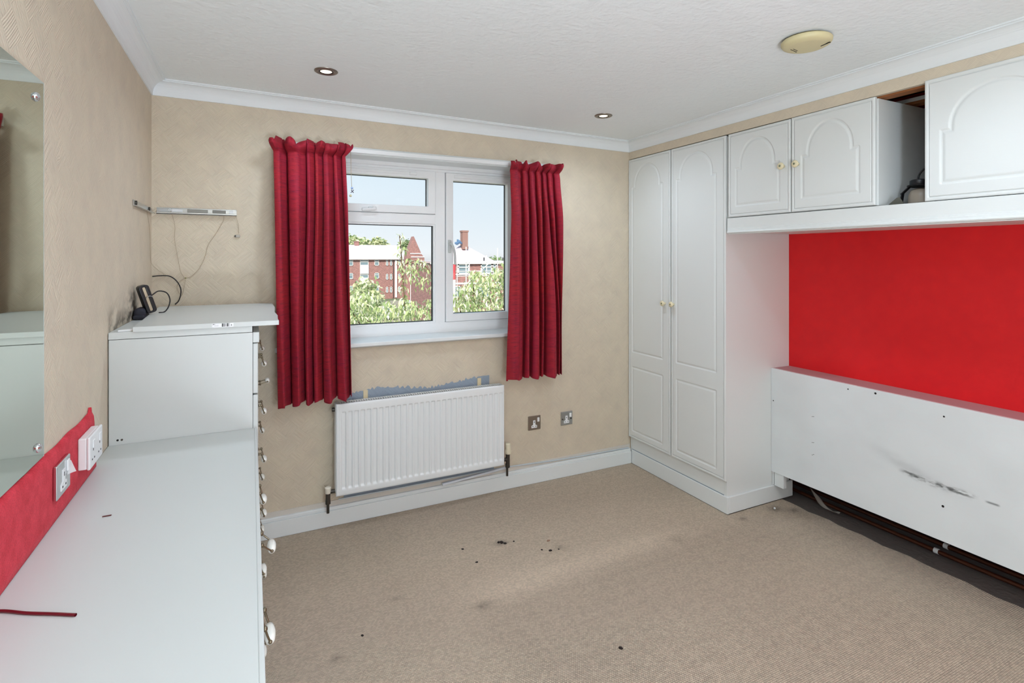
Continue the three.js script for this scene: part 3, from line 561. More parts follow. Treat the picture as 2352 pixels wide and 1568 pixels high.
// ------------------------------------------------------------------ sockets
function socket(t, mPlate, edge, withScrews) {      // 86 mm plate centred on the group, facing +z
  const s = 0.046, plate = new RoundedBoxGeometry(2 * s, 2 * s, 0.008, 3, 0.003); plate.translate(0, 0, 0.004);
  part(t, 'faceplate', plate, mPlate);
  const face = [[-0.0085, 0.026], [0.0085, 0.026], [0.0085, -0.004], [0.021, -0.008], [0.021, -0.024], [-0.021, -0.024], [-0.021, -0.008], [-0.0085, -0.004]];
  const ins = part(t, 'socket_insert', at(extrude(face, 0.0015, 0.0003), -0.003, -0.008, 0.0075), M.plasticWhite);
  for (const [x, y, w, h] of [[-0.003, 0.006, 0.004, 0.010], [-0.014, -0.022, 0.0065, 0.0045], [0.0085, -0.022, 0.0065, 0.0045]]) part(ins, 'pin_hole', bx(x - w / 2, x + w / 2, y - h / 2, y + h / 2, 0.0085, 0.0096, 0), M.dark);
  part(t, 'rocker_switch', bx(0.020, 0.036, 0.006, 0.034, 0.0065, 0.0115, 0.002), M.plasticWhite);
  if (withScrews) for (const x of [-0.034, 0.032]) part(t, 'screw', at(new THREE.CylinderGeometry(0.0055, 0.0055, 0.0015, 16), x, -0.004, 0.0083, Math.PI / 2), M.aged);
}
socket(thing('wall_socket', 'dark bronze single wall socket right of the radiator, the lower and nearer the radiator', 'socket', [2.121, 0.392, 0.0]), std(0x9a8f84, 0.3, { metalness: 0.85 }), 0, false);
socket(thing('wall_socket', 'polished silver single wall socket with screws, nearer to the wardrobe', 'socket', [2.371, 0.390, 0.0]), std(0xb9bcbc, 0.25, { metalness: 0.9 }), 0, true);

// ------------------------------------------------------------------ left wall: mirror, red strip, sockets
{
  const t = thing('mirror', 'large frameless mirror screwed to the left wall above the dressing table', 'mirror');
  part(t, 'glass', bx(0.0015, 0.0065, 1.026, 1.889, 1.528, 2.75, 0.0004), M.mirror);
  part(t, 'edge', bx(0.0015, 0.0068, 1.026, 1.889, 1.5262, 1.528, 0.0003), std(0xb9c4c2, 0.2), 'pale bevelled edge');
  for (const [y, z] of [[1.843, 1.579], [1.057, 1.566]]) part(t, 'dome_screw', at(lathe([[0.0105, 0], [0.010, 0.003], [0.007, 0.0065], [0, 0.0085]], 20), 0.0065, y, z, 0, 0, -Math.PI / 2), M.chrome);
  const s = thing('upholstered_strip', 'red plush padded strip along the wall behind the dressing table', 'wall strip');
  const prof = [[0.001, 0], [0.0125, 0], [0.0135, 0.02], [0.0140, 0.14], [0.0125, 0.160], [0.0085, 0.170], [0.001, 0.173]];
  const z0 = 1.09, z1 = 2.75, n = 60, pos = [], idx = [], uv = [];
  for (let i = 0; i <= n; i++) for (const [d, h] of prof) { const z = z0 + (z1 - z0) * i / n, end = i === 0; pos.push(d, 0.848 + h * (1 + 0.012 * Math.sin(i * 0.9)), z + (end ? 0.035 * sstep(0.05, 0.17, h) + 0.006 * Math.sin(h * 90) : 0)); uv.push(z, h); }
  const m = prof.length; for (let i = 0; i < n; i++) for (let j = 0; j < m - 1; j++) { const a = i * m + j; idx.push(a, a + 1, a + m, a + 1, a + m + 1, a + m); }
  const g = new THREE.BufferGeometry(); g.setAttribute('position', new THREE.Float32BufferAttribute(pos, 3)); g.setAttribute('uv', new THREE.Float32BufferAttribute(uv, 2)); g.setIndex(idx); g.computeVertexNormals();
  part(s, 'padding', g, M.plush);
  part(s, 'torn_corner', at(extrude([[0, 0], [0.055, 0.0], [0.046, 0.014], [0.040, 0.030], [0.034, 0.018], [0.012, 0.010]], 0.006, 0.001), 0.002, 1.008, 1.168, 0, Math.PI / 2, 0), M.plush, 'torn raised corner of the cloth');
}
{
  const t = thing('wall_socket', 'chrome single socket with peeling film on the red strip', 'socket', [0.0145, 0.946, 1.446]);
  const plate = bx(0, 0.009, -0.041, 0.041, -0.051, 0.051, 0.003, 3); part(t, 'faceplate', plate, M.chrome);
  const ins = part(t, 'socket_insert', at(extrude([[-0.0085, 0.026], [0.0085, 0.026], [0.0085, -0.002], [0.021, -0.006], [0.021, -0.022], [-0.021, -0.022], [-0.021, -0.006], [-0.0085, -0.002]], 0.0015, 0.0003), 0.0085, -0.006, 0.004, 0, Math.PI / 2, 0), M.plasticWhite);
  for (const [y, z, h, w] of [[0.008, 0.004, 0.010, 0.004], [-0.02, -0.008, 0.0045, 0.0065], [-0.02, 0.016, 0.0045, 0.0065]]) part(ins, 'pin_hole', bx(0.0098, 0.0106, y - h / 2, y + h / 2, z - w / 2, z + w / 2, 0), M.dark);
  part(t, 'rocker_switch', bx(0.0085, 0.013, 0.006, 0.034, -0.034, -0.018, 0.002), M.plasticWhite);
  const f = new THREE.PlaneGeometry(0.03, 0.05, 8, 8), p = f.attributes.position; for (let i = 0; i < p.count; i++) { const a = p.getX(i) / 0.03 + 0.5, b = p.getY(i) / 0.05 + 0.5; p.setXYZ(i, 0.0095 + 0.013 * Math.pow(a, 2) * (1 - b * 0.8), -0.005 + b * 0.042 * (1 - 0.3 * a), -0.022 - a * 0.022); } f.computeVertexNormals();
  part(t, 'film', f, phys({ color: 0xf4f6f7, roughness: 0.4, transmission: 0.3, thickness: 0, side: THREE.DoubleSide }), 'peeling protective film');
}
{
  const t = thing('wall_socket', 'white double socket on a surface box at the end of the red strip', 'socket', [0.0142, 0.948, 1.228]);
  part(t, 'back_box', bx(0, 0.020, -0.043, 0.043, -0.066, 0.066, 0.004, 3), M.plasticWhite);
  const fp = part(t, 'faceplate', bx(0.0198, 0.028, -0.045, 0.045, -0.068, 0.068, 0.004, 3), M.plasticWhite);
  for (const z of [-0.034, 0.034]) { part(t, 'rocker_switch', bx(0.0275, 0.031, 0.008, 0.030, z - 0.008, z + 0.008, 0.002), M.plasticWhite); for (const [y, dz, h, w] of [[0.004, 0, 0.009, 0.004], [-0.022, -0.011, 0.004, 0.0065], [-0.022, 0.011, 0.004, 0.0065]]) part(fp, 'pin_hole', bx(0.0276, 0.0284, y - h / 2, y + h / 2, z + dz - w / 2, z + dz + w / 2, 0), M.dark); }
}

// ------------------------------------------------------------------ drawers, desk and chest
const dropHandle = (angle) => {                     // local: drawer front at x = 0 facing +x, spread along z; returns [metal, ceramic]
  const metal = [], cer = [], hz = 0.032, a = angle, lx = 0.013 + 0.034 * Math.cos(a), ly = -0.034 * Math.sin(a);
  for (const z of [-hz, hz]) {
    metal.push(at(lathe([[0, 0], [0.0085, 0], [0.0095, 0.0015], [0.006, 0.003], [0.004, 0.005], [0.004, 0.011], [0.0058, 0.013], [0.0058, 0.016], [0.003, 0.0185], [0, 0.019]], 16), 0, 0.004, z, 0, 0, -Math.PI / 2));
    metal.push(bx(0, 0.0016, -0.012, 0.020, z - 0.007, z + 0.007, 0.0006));
    metal.push(tube([[0.014, 0.004, z], [0.013 + 0.018 * Math.cos(a), 0.004 - 0.018 * Math.sin(a), z * 0.96], [lx, ly + 0.004, z * 0.86]], 0.0022, 10, 8));
    metal.push(at(new THREE.SphereGeometry(0.0042, 12, 8), lx, ly + 0.004, z * 0.86));
  }
  metal.push(rod([lx, ly + 0.004, -hz * 0.86], [lx, ly + 0.004, hz * 0.86], 0.0022));
  cer.push(at(lathe([[0.0035, -0.027], [0.0085, -0.024], [0.0105, -0.012], [0.0115, 0], [0.0105, 0.012], [0.0085, 0.024], [0.0035, 0.027]], 20), lx, ly + 0.004, 0, Math.PI / 2, 0, 0));
  return [join(metal), join(cer)];
};
const HANG = dropHandle(1.25), UP = dropHandle(-0.25), HALF = dropHandle(0.75);
function drawer(parent, x, y0, y1, z0, z1, handles) {
  const d = part(parent, 'drawer', bx(0, 0.018, y0 + 0.0015, y1 - 0.0015, z0 + 0.002, z1 - 0.002, 0.004, 3), M.melamine); d.position.x = x;
  for (const [z, y, up] of handles) { const [m, c] = up === 2 ? HALF : up ? UP : HANG; const a = part(d, 'handle', m, M.brass, 'brass drop handle'), b = part(d, 'grip', c, M.ceramic, 'white ceramic handle grip'); a.position.set(0.018, y, z); b.position.set(0.018, y, z); }
  return d;
}
{
  const t = thing('chest_of_drawers', 'tall white chest of drawers with drop handles in the corner by the window', 'chest of drawers');
  part(t, 'carcass', [bx(0.003, 0.4425, 0.0, 1.204, 0.868, 0.886, 0.001), bx(0.003, 0.4425, 0.0, 1.204, 0.03, 0.048, 0.001), bx(0.014, 0.032, 0.0, 1.204, 0.048, 0.868, 0.001), bx(0.03, 0.44, 0.06, 0.078, 0.048, 0.868, 0.001), bx(0.40, 0.425, 0, 0.07, 0.048, 0.868, 0.001)], M.melamine);
  part(t, 'top', bx(0.002, 0.4415, 1.2055, 1.2295, 0.03, 0.886, 0.0015), M.melamine);
  part(t, 'top_rail', bx(0.443, 0.465, 1.1655, 1.2045, 0.03, 0.886, 0.002), M.melamine);
  const rows = [[0.972, 1.164], [0.775, 0.970], [0.580, 0.773], [0.330, 0.578], [0.085, 0.328]];
  rows.forEach(([a, b], i) => drawer(t, 0.443, a, b, 0.032, 0.884, [[0.70, (a + b) / 2 + 0.012, false], [0.30, (a + b) / 2 + 0.012, i === 1]]));
  for (const [x, z, m] of [[0.028, 0.8865, M.dark], [0.040, 0.8868, M.aged]]) part(t, 'screw_hole', at(new THREE.CylinderGeometry(0.0035, 0.0035, 0.0012, 12), x, 0.862, z, Math.PI / 2), m);
}
{
  const t = thing('dressing_table', 'long white built-in dressing table along the left wall', 'dressing table');
  part(t, 'top', [bx(0.0015, 0.448, 0.822, 0.846, 0.888, 3.45, 0.001), bx(0.4475, 0.4575, 0.820, 0.846, 0.888, 3.45, 0.003, 3)], M.melamine);
  part(t, 'carcass', [bx(0.01, 0.43, 0.0, 0.8215, 0.890, 0.908, 0.001), bx(0.01, 0.43, 0, 0.8215, 2.07, 2.088, 0.001), bx(0.01, 0.43, 0.0, 0.8215, 3.42, 3.438, 0.001), bx(0.01, 0.024, 0, 0.8215, 0.908, 3.42, 0.001), bx(0.39, 0.41, 0.0, 0.08, 0.908, 3.42, 0.001)], M.melamine);
  const zs = [0.892, 1.03, 1.37, 1.71, 2.07];
  part(t, 'filler', bx(0.431, 0.449, 0.09, 0.815, 0.892, 1.028, 0.002), M.melamine);
  for (let c = 1; c < 4; c++) for (const [a, b] of [[0.62, 0.815], [0.36, 0.617], [0.09, 0.357]]) drawer(t, 0.431, a, b, zs[c], zs[c + 1], [[(zs[c] + zs[c + 1]) / 2, (a + b) / 2 + 0.012, c === 2 && a > 0.6 ? 2 : 0]]);
}
{ // loose board on the chest with a printed price label
  const t = thing('loose_shelf_board', 'loose white shelf board with a barcode sticker lying on the chest', 'shelf board');
  const g = extrude([[0.0735, -0.900], [0.532, -0.900], [0.531, -0.84], [0.536, -0.70], [0.530, -0.55], [0.540, -0.30], [0.536, -0.034], [0.036, -0.034]], 0.0155, 0.001); g.rotateX(-Math.PI / 2); g.translate(0, 1.2300 + 0.0004, 0);
  part(t, 'board', metric(g), M.melamine);
  const lab = tex(512, 96, (u, v) => {
    let k = 0.96; const yy = v; if (u < 0.30 && u > 0.03) { if (Math.abs(yy - 0.55) < 0.03 && u > 0.08) k = 0.75; if (Math.abs(yy - 0.35) < 0.03 && u > 0.10) k = 0.7; if (Math.hypot((u - 0.08) * 5, (yy - 0.5)) < 0.42 && Math.hypot((u - 0.10) * 5, (yy - 0.42)) > 0.38) k = 0.25; }
    if (u > 0.44 && u < 0.80 && yy > 0.12) k = hash(Math.floor((u - 0.44) * 75), 1, 5) > 0.45 ? 0.12 : 0.95;
    if (Math.abs(u - 0.90) < 0.022 && Math.abs(yy - 0.45) < 0.18 && Math.hypot((u - 0.9) * 5, yy - 0.4) > 0.06) k = 0.15;
    return [k, k, k * 1.01];
  }, { srgb: true });
  const l = new THREE.BoxGeometry(0.069, 0.0135, 0.0006); l.translate(0.3445, 1.2382, 0.9005); part(t, 'sticker', l, std(0xffffff, 0.5, { map: lab }), 'white barcode sticker');
}
solo('paper_scrap', at(extrude([[0, 0], [0.045, 0.004], [0.052, 0.022], [0.01, 0.024]], 0.004, 0.001), 0.026, 1.2305, 0.872, -Math.PI / 2, 0, 0.1), std(0xf1efee, 0.7), 'small folded white paper scrap on the chest corner', 'paper');
{ // slim black box with a cream slot, leaning in the corner
  const t = thing('desk_fan', 'black slim oval fan head leaning in the corner on the chest', 'fan');
  const cx = 0.043, cy = 1.312, cz = 0.43;
  const m = new THREE.Matrix4().compose(V(cx, cy, cz), new THREE.Quaternion().setFromEuler(new THREE.Euler(0, 0.42, 0.30)), V(1, 1, 1));
  const ov = (hw, hh, r) => { const s = new THREE.Shape(); s.moveTo(-hw + r, -hh); s.lineTo(hw - r, -hh); s.quadraticCurveTo(hw, -hh, hw, -hh + r); s.lineTo(hw, hh - r); s.quadraticCurveTo(hw, hh, hw - r, hh); s.lineTo(-hw + r, hh); s.quadraticCurveTo(-hw, hh, -hw, hh - r); s.lineTo(-hw, -hh + r); s.quadraticCurveTo(-hw, -hh, -hw + r, -hh); return s; };
  const o = ov(0.019, 0.060, 0.014); o.holes.push(new THREE.Path(ov(0.0055, 0.052, 0.0054).getPoints(8)));
  const g = new THREE.ExtrudeGeometry(o, { depth: 0.034, bevelEnabled: true, bevelThickness: 0.003, bevelSize: 0.003, bevelOffset: -0.003, bevelSegments: 3 }); g.translate(0, 0, -0.017); g.applyMatrix4(m); part(t, 'housing', g, M.black);
  const s = new THREE.ExtrudeGeometry(ov(0.0058, 0.0525, 0.0055), { depth: 0.010, bevelEnabled: false }); s.translate(0, 0, 0.003); s.applyMatrix4(m); part(t, 'slot', s, std(0xe2cdb0, 0.6), 'cream slot down the middle');
  part(t, 'stand', [at(new RoundedBoxGeometry(0.040, 0.046, 0.10, 4, 0.016), 0.024, 1.2535, 0.43), at(new RoundedBoxGeometry(0.044, 0.018, 0.12, 4, 0.008), 0.025, 1.2395, 0.43)], M.blackCloth, 'dark bluish crumpled base');
  part(t, 'tie', at(new THREE.TorusGeometry(0.012, 0.0012, 6, 20, 2.6), 0.057, 1.314, 0.450, 0.4, 0.3, 0.4), M.steel);
}
solo('black_cable', tube([[0.008, 1.394, 0.03], [0.03, 1.396, 0.014], [0.075, 1.394, 0.012], [0.105, 1.37, 0.012], [0.124, 1.325, 0.012], [0.114, 1.27, 0.012], [0.100, 1.2545, 0.02]], 0.0026, 50, 8), M.cord, 'long black cable looping out of the corner above the chest', 'cable');
solo('black_cable', tube([[0.057, 1.325, 0.40], [0.078, 1.340, 0.36], [0.104, 1.330, 0.34], [0.116, 1.300, 0.34], [0.110, 1.266, 0.35], [0.098, 1.2495, 0.37], [0.082, 1.2490, 0.39]], 0.0026, 50, 8), M.cord, 'short black cable looping from the black fan head', 'cable');
{ // metal tracks and thin wires in the corner
  const t = thing('metal_rail', 'long silver metal rail on the wall above the chest', 'rail');
  part(t, 'channel', [bx(0.022, 0.37, 1.700, 1.730, 0.001, 0.004, 0.0008), bx(0.022, 0.37, 1.7275, 1.731, 0.001, 0.012, 0.0008), bx(0.022, 0.37, 1.699, 1.703, 0.001, 0.022, 0.0008), bx(0.022, 0.37, 1.699, 1.709, 0.0195, 0.022, 0.0008)], M.steel);
  for (const [a, b, c] of [[0.03, 0.075, M.greyside], [0.085, 0.13, M.plasticWhite], [0.15, 0.24, std(0x9b988f, 0.5)], [0.26, 0.32, std(0x8a8880, 0.5)], [0.335, 0.355, M.plasticWhite]]) part(t, 'clip', bx(a, b, 1.710, 1.726, 0.003, 0.007, 0.001), c);
  part(t, 'screw', at(new THREE.TorusGeometry(0.005, 0.002, 8, 16), 0.077, 1.7195, 0.008), M.plasticWhite);
  const t2 = thing('metal_rail', 'short silver metal rail on the left wall in the corner', 'rail');
  part(t2, 'channel', [bx(0.001, 0.004, 1.701, 1.724, 0.012, 0.46, 0.0008), bx(0.001, 0.016, 1.699, 1.702, 0.012, 0.46, 0.0008)], M.steel);
  for (const z of [0.10, 0.42]) part(t2, 'screw', at(new THREE.CylinderGeometry(0.009, 0.009, 0.006, 12), 0.006, 1.714, z, 0, 0, Math.PI / 2), M.aged);
  const wz = 0.006;
  const w1 = thing('thin_wire', 'thin brown wire hanging in a long V from the silver rail', 'wire');
  part(w1, 'strand', tube([[0.080, 1.715, 0.010], [0.088, 1.69, wz], [0.098, 1.64, wz], [0.097, 1.575, wz], [0.106, 1.51, wz], [0.115, 1.455, wz], [0.124, 1.41, wz], [0.139, 1.383, wz]], 0.0011, 50, 6), M.wire);
  part(w1, 'strand', tube([[0.312, 1.700, 0.010], [0.310, 1.675, wz], [0.298, 1.65, wz], [0.272, 1.60, wz], [0.242, 1.55, wz], [0.230, 1.50, wz], [0.219, 1.465, wz], [0.195, 1.42, wz], [0.161, 1.386, wz], [0.139, 1.383, wz]], 0.0011, 50, 6), M.wire);
  part(w1, 'strand', tube([[0.139, 1.383, wz], [0.115, 1.362, wz], [0.107, 1.338, wz], [0.113, 1.315, wz], [0.126, 1.296, wz], [0.134, 1.32, wz], [0.143, 1.374, wz]], 0.0011, 50, 6), M.wire);
  part(w1, 'knot', at(new THREE.SphereGeometry(0.0035, 10, 8), 0.143, 1.383, wz), std(0x8d8a4a, 0.6));
  const w2 = thing('thin_wire', 'short wire with a little connector hanging from the end of the silver rail', 'wire');
  part(w2, 'strand', tube([[0.365, 1.702, 0.012], [0.372, 1.68, wz], [0.378, 1.65, wz], [0.379, 1.61, wz]], 0.0011, 24, 6), M.wire);
  part(w2, 'connector', [bx(0.361, 0.385, 1.589, 1.603, 0.001, 0.011, 0.003)], std(0xb9b2a4, 0.4));
  part(w2, 'connector_tip', bx(0.360, 0.367, 1.591, 1.601, 0.002, 0.012, 0.002), M.aged);
  solo('thin_wire', tube([[0.0025, 1.70, 0.14], [0.0025, 1.66, 0.10], [0.0025, 1.60, 0.06], [0.0025, 1.52, 0.05], [0.003, 1.46, 0.03], [0.02, 1.43, wz * 0.5], [0.045, 1.41, wz * 0.5], [0.058, 1.39, wz * 0.5]], 0.0008, 40, 6), M.wire, 'fine wire drooping down the corner from the short rail', 'wire');
}

// ------------------------------------------------------------------ small things lying about
solo('red_wire', tube([[0.004, 0.8495, 1.836], [0.035, 0.849, 1.846], [0.076, 0.8488, 1.872], [0.12, 0.8488, 1.896], [0.157, 0.8488, 1.917]], 0.0028, 40, 8), M.wireRed, 'short dark red wire lying on the dressing table', 'wire');
solo('splinter', bx(0.108, 0.1265, 0.8463, 0.848, 1.486, 1.490, 0.0004), std(0x5a1f1c, 0.6), 'tiny dark red splinter on the dressing table', 'splinter');
{
  const cr = [[1.610, 0.590, 0.010, 'biggest dark crumb in the cluster on the carpet before the radiator'], [1.622, 0.606, 0.008, 'second dark crumb nearest the viewer in the cluster before the radiator'], [1.596, 0.582, 0.007, 'small dark crumb at the left of the cluster before the radiator'], [1.672, 0.607, 0.005, 'lone dark crumb just right of the cluster before the radiator'], [1.405, 0.56, 0.006, 'dark crumb left of the cluster, nearest the skirting'], [1.425, 0.70, 0.006, 'dark crumb left of the cluster, further from the skirting'], [1.800, 0.768, 0.008, 'dark crumb close to the brown paper flake on the carpet'], [1.765, 0.742, 0.005, 'tiny dark crumb left of the brown paper flake'], [1.845, 0.775, 0.004, 'tiny dark crumb right of the brown paper flake'], [0.83, 0.97, 0.005, 'dark crumb on the carpet near the dressing table drawers'], [1.70, 1.47, 0.007, 'dark fleck alone on the carpet in the foreground']];
  for (const [x, z, r, lb] of cr) { const g = new THREE.IcosahedronGeometry(r, 1), p = g.attributes.position; for (let i = 0; i < p.count; i++) { const k = 0.7 + 0.5 * hash(Math.round(p.getX(i) * 1e4), Math.round(p.getY(i) * 1e4) + Math.round(p.getZ(i) * 1e4), 4); p.setXYZ(i, p.getX(i) * k * 1.3, p.getY(i) * k * 0.4, p.getZ(i) * k); } g.computeVertexNormals(); const o = solo('dirt_crumb', g, std(0x241a15, 0.9), lb, 'crumb', 'dirt crumbs on the carpet'); o.position.set(x, r * 0.22, z); o.rotation.y = x * 40; }
  const f = solo('paint_flake', extrude([[0, 0], [0.016, 0.003], [0.019, 0.014], [0.006, 0.018], [-0.003, 0.008]], 0.001), std(0x9c7a63, 0.8), 'small brown flake of paper lying on the carpet', 'flake'); f.position.set(1.83, 0.0005, 0.69); f.rotation.x = -Math.PI / 2;
  const n = solo('white_bead', new THREE.SphereGeometry(0.006, 12, 8), M.plasticWhite, 'tiny white bead on the carpet near the wardrobe foot', 'bead'); n.position.set(3.215, 0.0055, 0.962);
}

// ------------------------------------------------------------------ ceiling fittings
function downlight(x, z, label) {
  const y = ceilY(x), t = thing('downlight', label, 'downlight', [x, y, z]);
  part(t, 'bezel', lathe([[0.031, 0.002], [0.031, -0.002], [0.034, -0.0045], [0.040, -0.006], [0.048, -0.0055], [0.052, -0.003], [0.0525, 0.001]], 40), M.brushed);
  part(t, 'inner_ring', lathe([[0.0265, -0.001], [0.0265, -0.004], [0.031, -0.0045], [0.0315, 0]], 36), M.rubber);
  const e = std(0xfff4e0, 0.4, { emissive: 0xfff0d8, emissiveIntensity: 1.6 });
  part(t, 'lens', lathe([[0.0265, -0.0015], [0.024, -0.0035], [0.016, -0.0042], [0, -0.0042]], 32), e, 'glowing frosted lens');
  const l = new THREE.SpotLight(LAMP.color, LAMP.down, 0, 1.50, 1.0, 2); l.position.set(0, -0.03, 0); l.target.position.set(0, -1, 0); l.castShadow = true; l.shadow.radius = 3; t.add(l, l.target);
}
downlight(0.747, 0.532, 'lit steel rimmed downlight in the ceiling above the left curtain');
downlight(2.313, 0.509, 'lit steel rimmed downlight in the ceiling near the wardrobe');
downlight(0.747, 2.17, 'added unseen fill downlight above the dressing table side, in the middle row');  // middle and rear rows are added out of view for fill light
downlight(2.313, 2.17, 'added unseen fill downlight above the headboard side, in the middle row');
downlight(0.747, 3.83, 'added unseen fill downlight above the dressing table side, in the row behind the viewer');
downlight(2.313, 3.83, 'added unseen fill downlight above the headboard side, in the row behind the viewer');
{
  const x = 2.353, z = 1.768, t = thing('smoke_detector', 'round yellowed plastic smoke detector on the ceiling', 'smoke detector', [x, ceilY(x), z]);
  part(t, 'base', lathe([[0.072, 0.003], [0.074, -0.002], [0.074, -0.009]], 48), std(0x8f855f, 0.6));
  part(t, 'cover', lathe([[0.086, -0.007], [0.0885, -0.010], [0.088, -0.018], [0.083, -0.026], [0.072, -0.0315], [0.060, -0.0335], [0.0, -0.0345]], 56), M.yellowed);
  for (const [dx, dz, w, l, a] of [[0.036, 0.052, 0.0045, 0.040, -0.1], [-0.014, -0.036, 0.030, 0.0018, 0.15], [-0.018, -0.044, 0.034, 0.0018, 0.15], [0.006, -0.048, 0.006, 0.004, 0]]) part(t, 'vent_slot', at(new THREE.BoxGeometry(w, 0.0024, l), dx, -0.0336, dz, 0, a, 0), M.dark);
}
{ // opal globe on a stand, added unseen behind the viewer as fill light
  const x = 1.08, z = 3.72, y = 1.22, t = thing('added_floor_lamp', 'added unseen opal globe for fill light on a slim stand, behind the viewer', 'floor lamp', [x, 0, z]);
  const globe = part(t, 'globe', new THREE.SphereGeometry(0.17, 32, 24), std(0xffffff, 0.4, { emissive: 0xf2f6ff, emissiveIntensity: 1.2 })); globe.position.y = y;
  part(t, 'pole', rod([0, 0.02, 0], [0, y - 0.165, 0], 0.012), M.steel);
  part(t, 'base', lathe([[0, 0], [0.15, 0], [0.15, 0.012], [0.13, 0.022], [0, 0.026]], 32), M.steel);
  const l = new THREE.PointLight(LAMP.color, LAMP.globe, 0, 2); l.position.y = y; l.shadow.radius = 8; l.castShadow = true; t.add(l);
}

{ // bowl lamp added out of view to brighten the ceiling
  const x = 0.70, z = 4.10, y = 0.62, t = thing('added_uplighter', 'added unseen steel bowl lamp brightening the ceiling, behind the viewer', 'added_uplighter', [x, 0, z]);
  part(t, 'bowl', at(lathe([[0, 0], [0.05, 0.003], [0.11, 0.03], [0.15, 0.075], [0.147, 0.076], [0.108, 0.034], [0.05, 0.008], [0, 0.006]], 36), 0, y - 0.08, 0), M.steel);
  part(t, 'bulb', at(lathe([[0, 0], [0.07, 0.0], [0.07, 0.012], [0, 0.014]], 24), 0, y - 0.045, 0), std(0xffffff, 0.4, { emissive: 0xf2f6ff, emissiveIntensity: 1.5 }));
  part(t, 'stem', rod([0, 0.02, 0], [0, y - 0.078, 0], 0.013), M.steel);
  part(t, 'base', lathe([[0, 0], [0.14, 0], [0.14, 0.012], [0.12, 0.022], [0, 0.026]], 32), M.steel);
  const l = new THREE.SpotLight(LAMP.color, LAMP.up, 0, 1.15, 1.0, 2); l.position.set(0, y + 0.01, 0); l.target.position.set(-0.1, 3, -2.0); l.castShadow = true; l.shadow.radius = 6; t.add(l, l.target);
}

// ------------------------------------------------------------------ outside
const GY = -6.6;
solo('ground', (() => { const g = new THREE.PlaneGeometry(320, 240, 1, 1); g.rotateX(-Math.PI / 2); g.translate(20, GY, -112); return metric(g); })(), std(0xffffff, 0.95, { map: tex(512, 512, (u, v) => { const n = fbm(u * 8, v * 8, 8, 4, 71); const k = sstep(0.42, 0.56, n); return [0.42 + 0.22 * k, 0.47 + 0.14 * k, 0.36 + 0.2 * k]; }, { srgb: true, sx: 0.02, sy: 0.02 }) }), 'distant ground of grass and paving far below the window', 'ground', undefined, 'structure');
const brickMap = tex(512, 512, (u, v) => {
  const row = v * 32, r = Math.floor(row), c = Math.floor(u * 10 + (r % 2) * 0.5), fy = row - r, fx = u * 10 + (r % 2) * 0.5 - c;
  const mortar = fy < 0.14 || fx < 0.045, h = hash(r, ((c % 10) + 10) % 10, 3), k = 0.85 + 0.3 * h;
  return mortar ? [0.68, 0.61, 0.59] : [0.60 * k, 0.42 * k, 0.41 * k];
}, { srgb: true, sx: 0.42, sy: 0.42 });
M.brick = std(0xffffff, 0.9, { map: brickMap });
M.roofPale = std(0xd2c9d0, 0.8);
M.outWhite = std(0xf3f3f2, 0.5);
M.outGlass = std(0x7b919c, 0.15);
M.trunk = std(0x6e5c46, 0.9);
function outWindow(parent, x0, x1, y0, y1, z, split = true) {
  const f = 0.09, w = part(parent, 'window', [bx(x0, x1, y0, y0 + f, z, z + 0.12, 0), bx(x0, x1, y1 - f, y1, z, z + 0.12, 0), bx(x0, x0 + f, y0, y1, z, z + 0.12, 0), bx(x1 - f, x1, y0, y1, z, z + 0.12, 0), bx(x0, x1, y0 + (y1 - y0) * 0.62, y0 + (y1 - y0) * 0.62 + 0.08, z, z + 0.12, 0)], M.outWhite, 'white window frame');
  part(w, 'pane', bx(x0 + f, x1 - f, y0 + f, y1 - f, z + 0.02, z + 0.05, 0), M.outGlass);
}
{ // three-storey brick block
  const z = -102, t = thing('apartment_block', 'long three storey brick apartment block with a pale pitched roof', 'building');
  part(t, 'wall', bx(-6, 28.0, GY, 1.2, z - 10, z, 0), M.brick);
  const rf = extrude([[z + 0.6, 1.18], [z - 5, 4.05], [z - 10.6, 1.18]], 34.6); rf.rotateY(-Math.PI / 2); rf.translate(28.3, 0, 0); part(t, 'roof', rf, M.roofPale);
  part(t, 'gutter', bx(-6.3, 28.3, 1.08, 1.24, z, z + 0.55, 0), std(0xcfcaca, 0.6));
  part(t, 'chimney', [bx(19.0, 19.85, 3.5, 4.75, z - 5.4, z - 4.6, 0), bx(18.93, 19.92, 4.62, 4.78, z - 5.5, z - 4.5, 0)], M.brick);
  for (const x of [4.0, 8.0, 12.4, 17.05, 21.97]) for (const y of [-5.05, -2.6, -0.07]) outWindow(t, x, x + 0.87, y, y + 1.12, z);
  for (const x of [24.2, 25.0, 26.62]) for (const y of [-5.4, -2.85, -0.1]) outWindow(t, x, x + 0.42, y, y + 1.15, z);
  for (const x of [6, 14.5, 19.22]) for (const y of [-6.5, -4.1, -1.62]) { part(t, 'balcony_panel', bx(x, x + 1.62, y, y + 1.62, z, z + 0.25, 0), M.outWhite, 'white balcony panel'); outWindow(t, x, x + 1.62, y + 1.6, y + 2.66, z); }
  part(t, 'stair_panel', bx(25.96, 26.35, -6.4, 1.0, z, z + 0.2, 0), M.outWhite, 'tall white stair window strip');
  part(t, 'downpipe', rod([25.65, GY, z + 0.15], [25.65, 1.1, z + 0.15], 0.09), std(0x4f4546, 0.6));
}
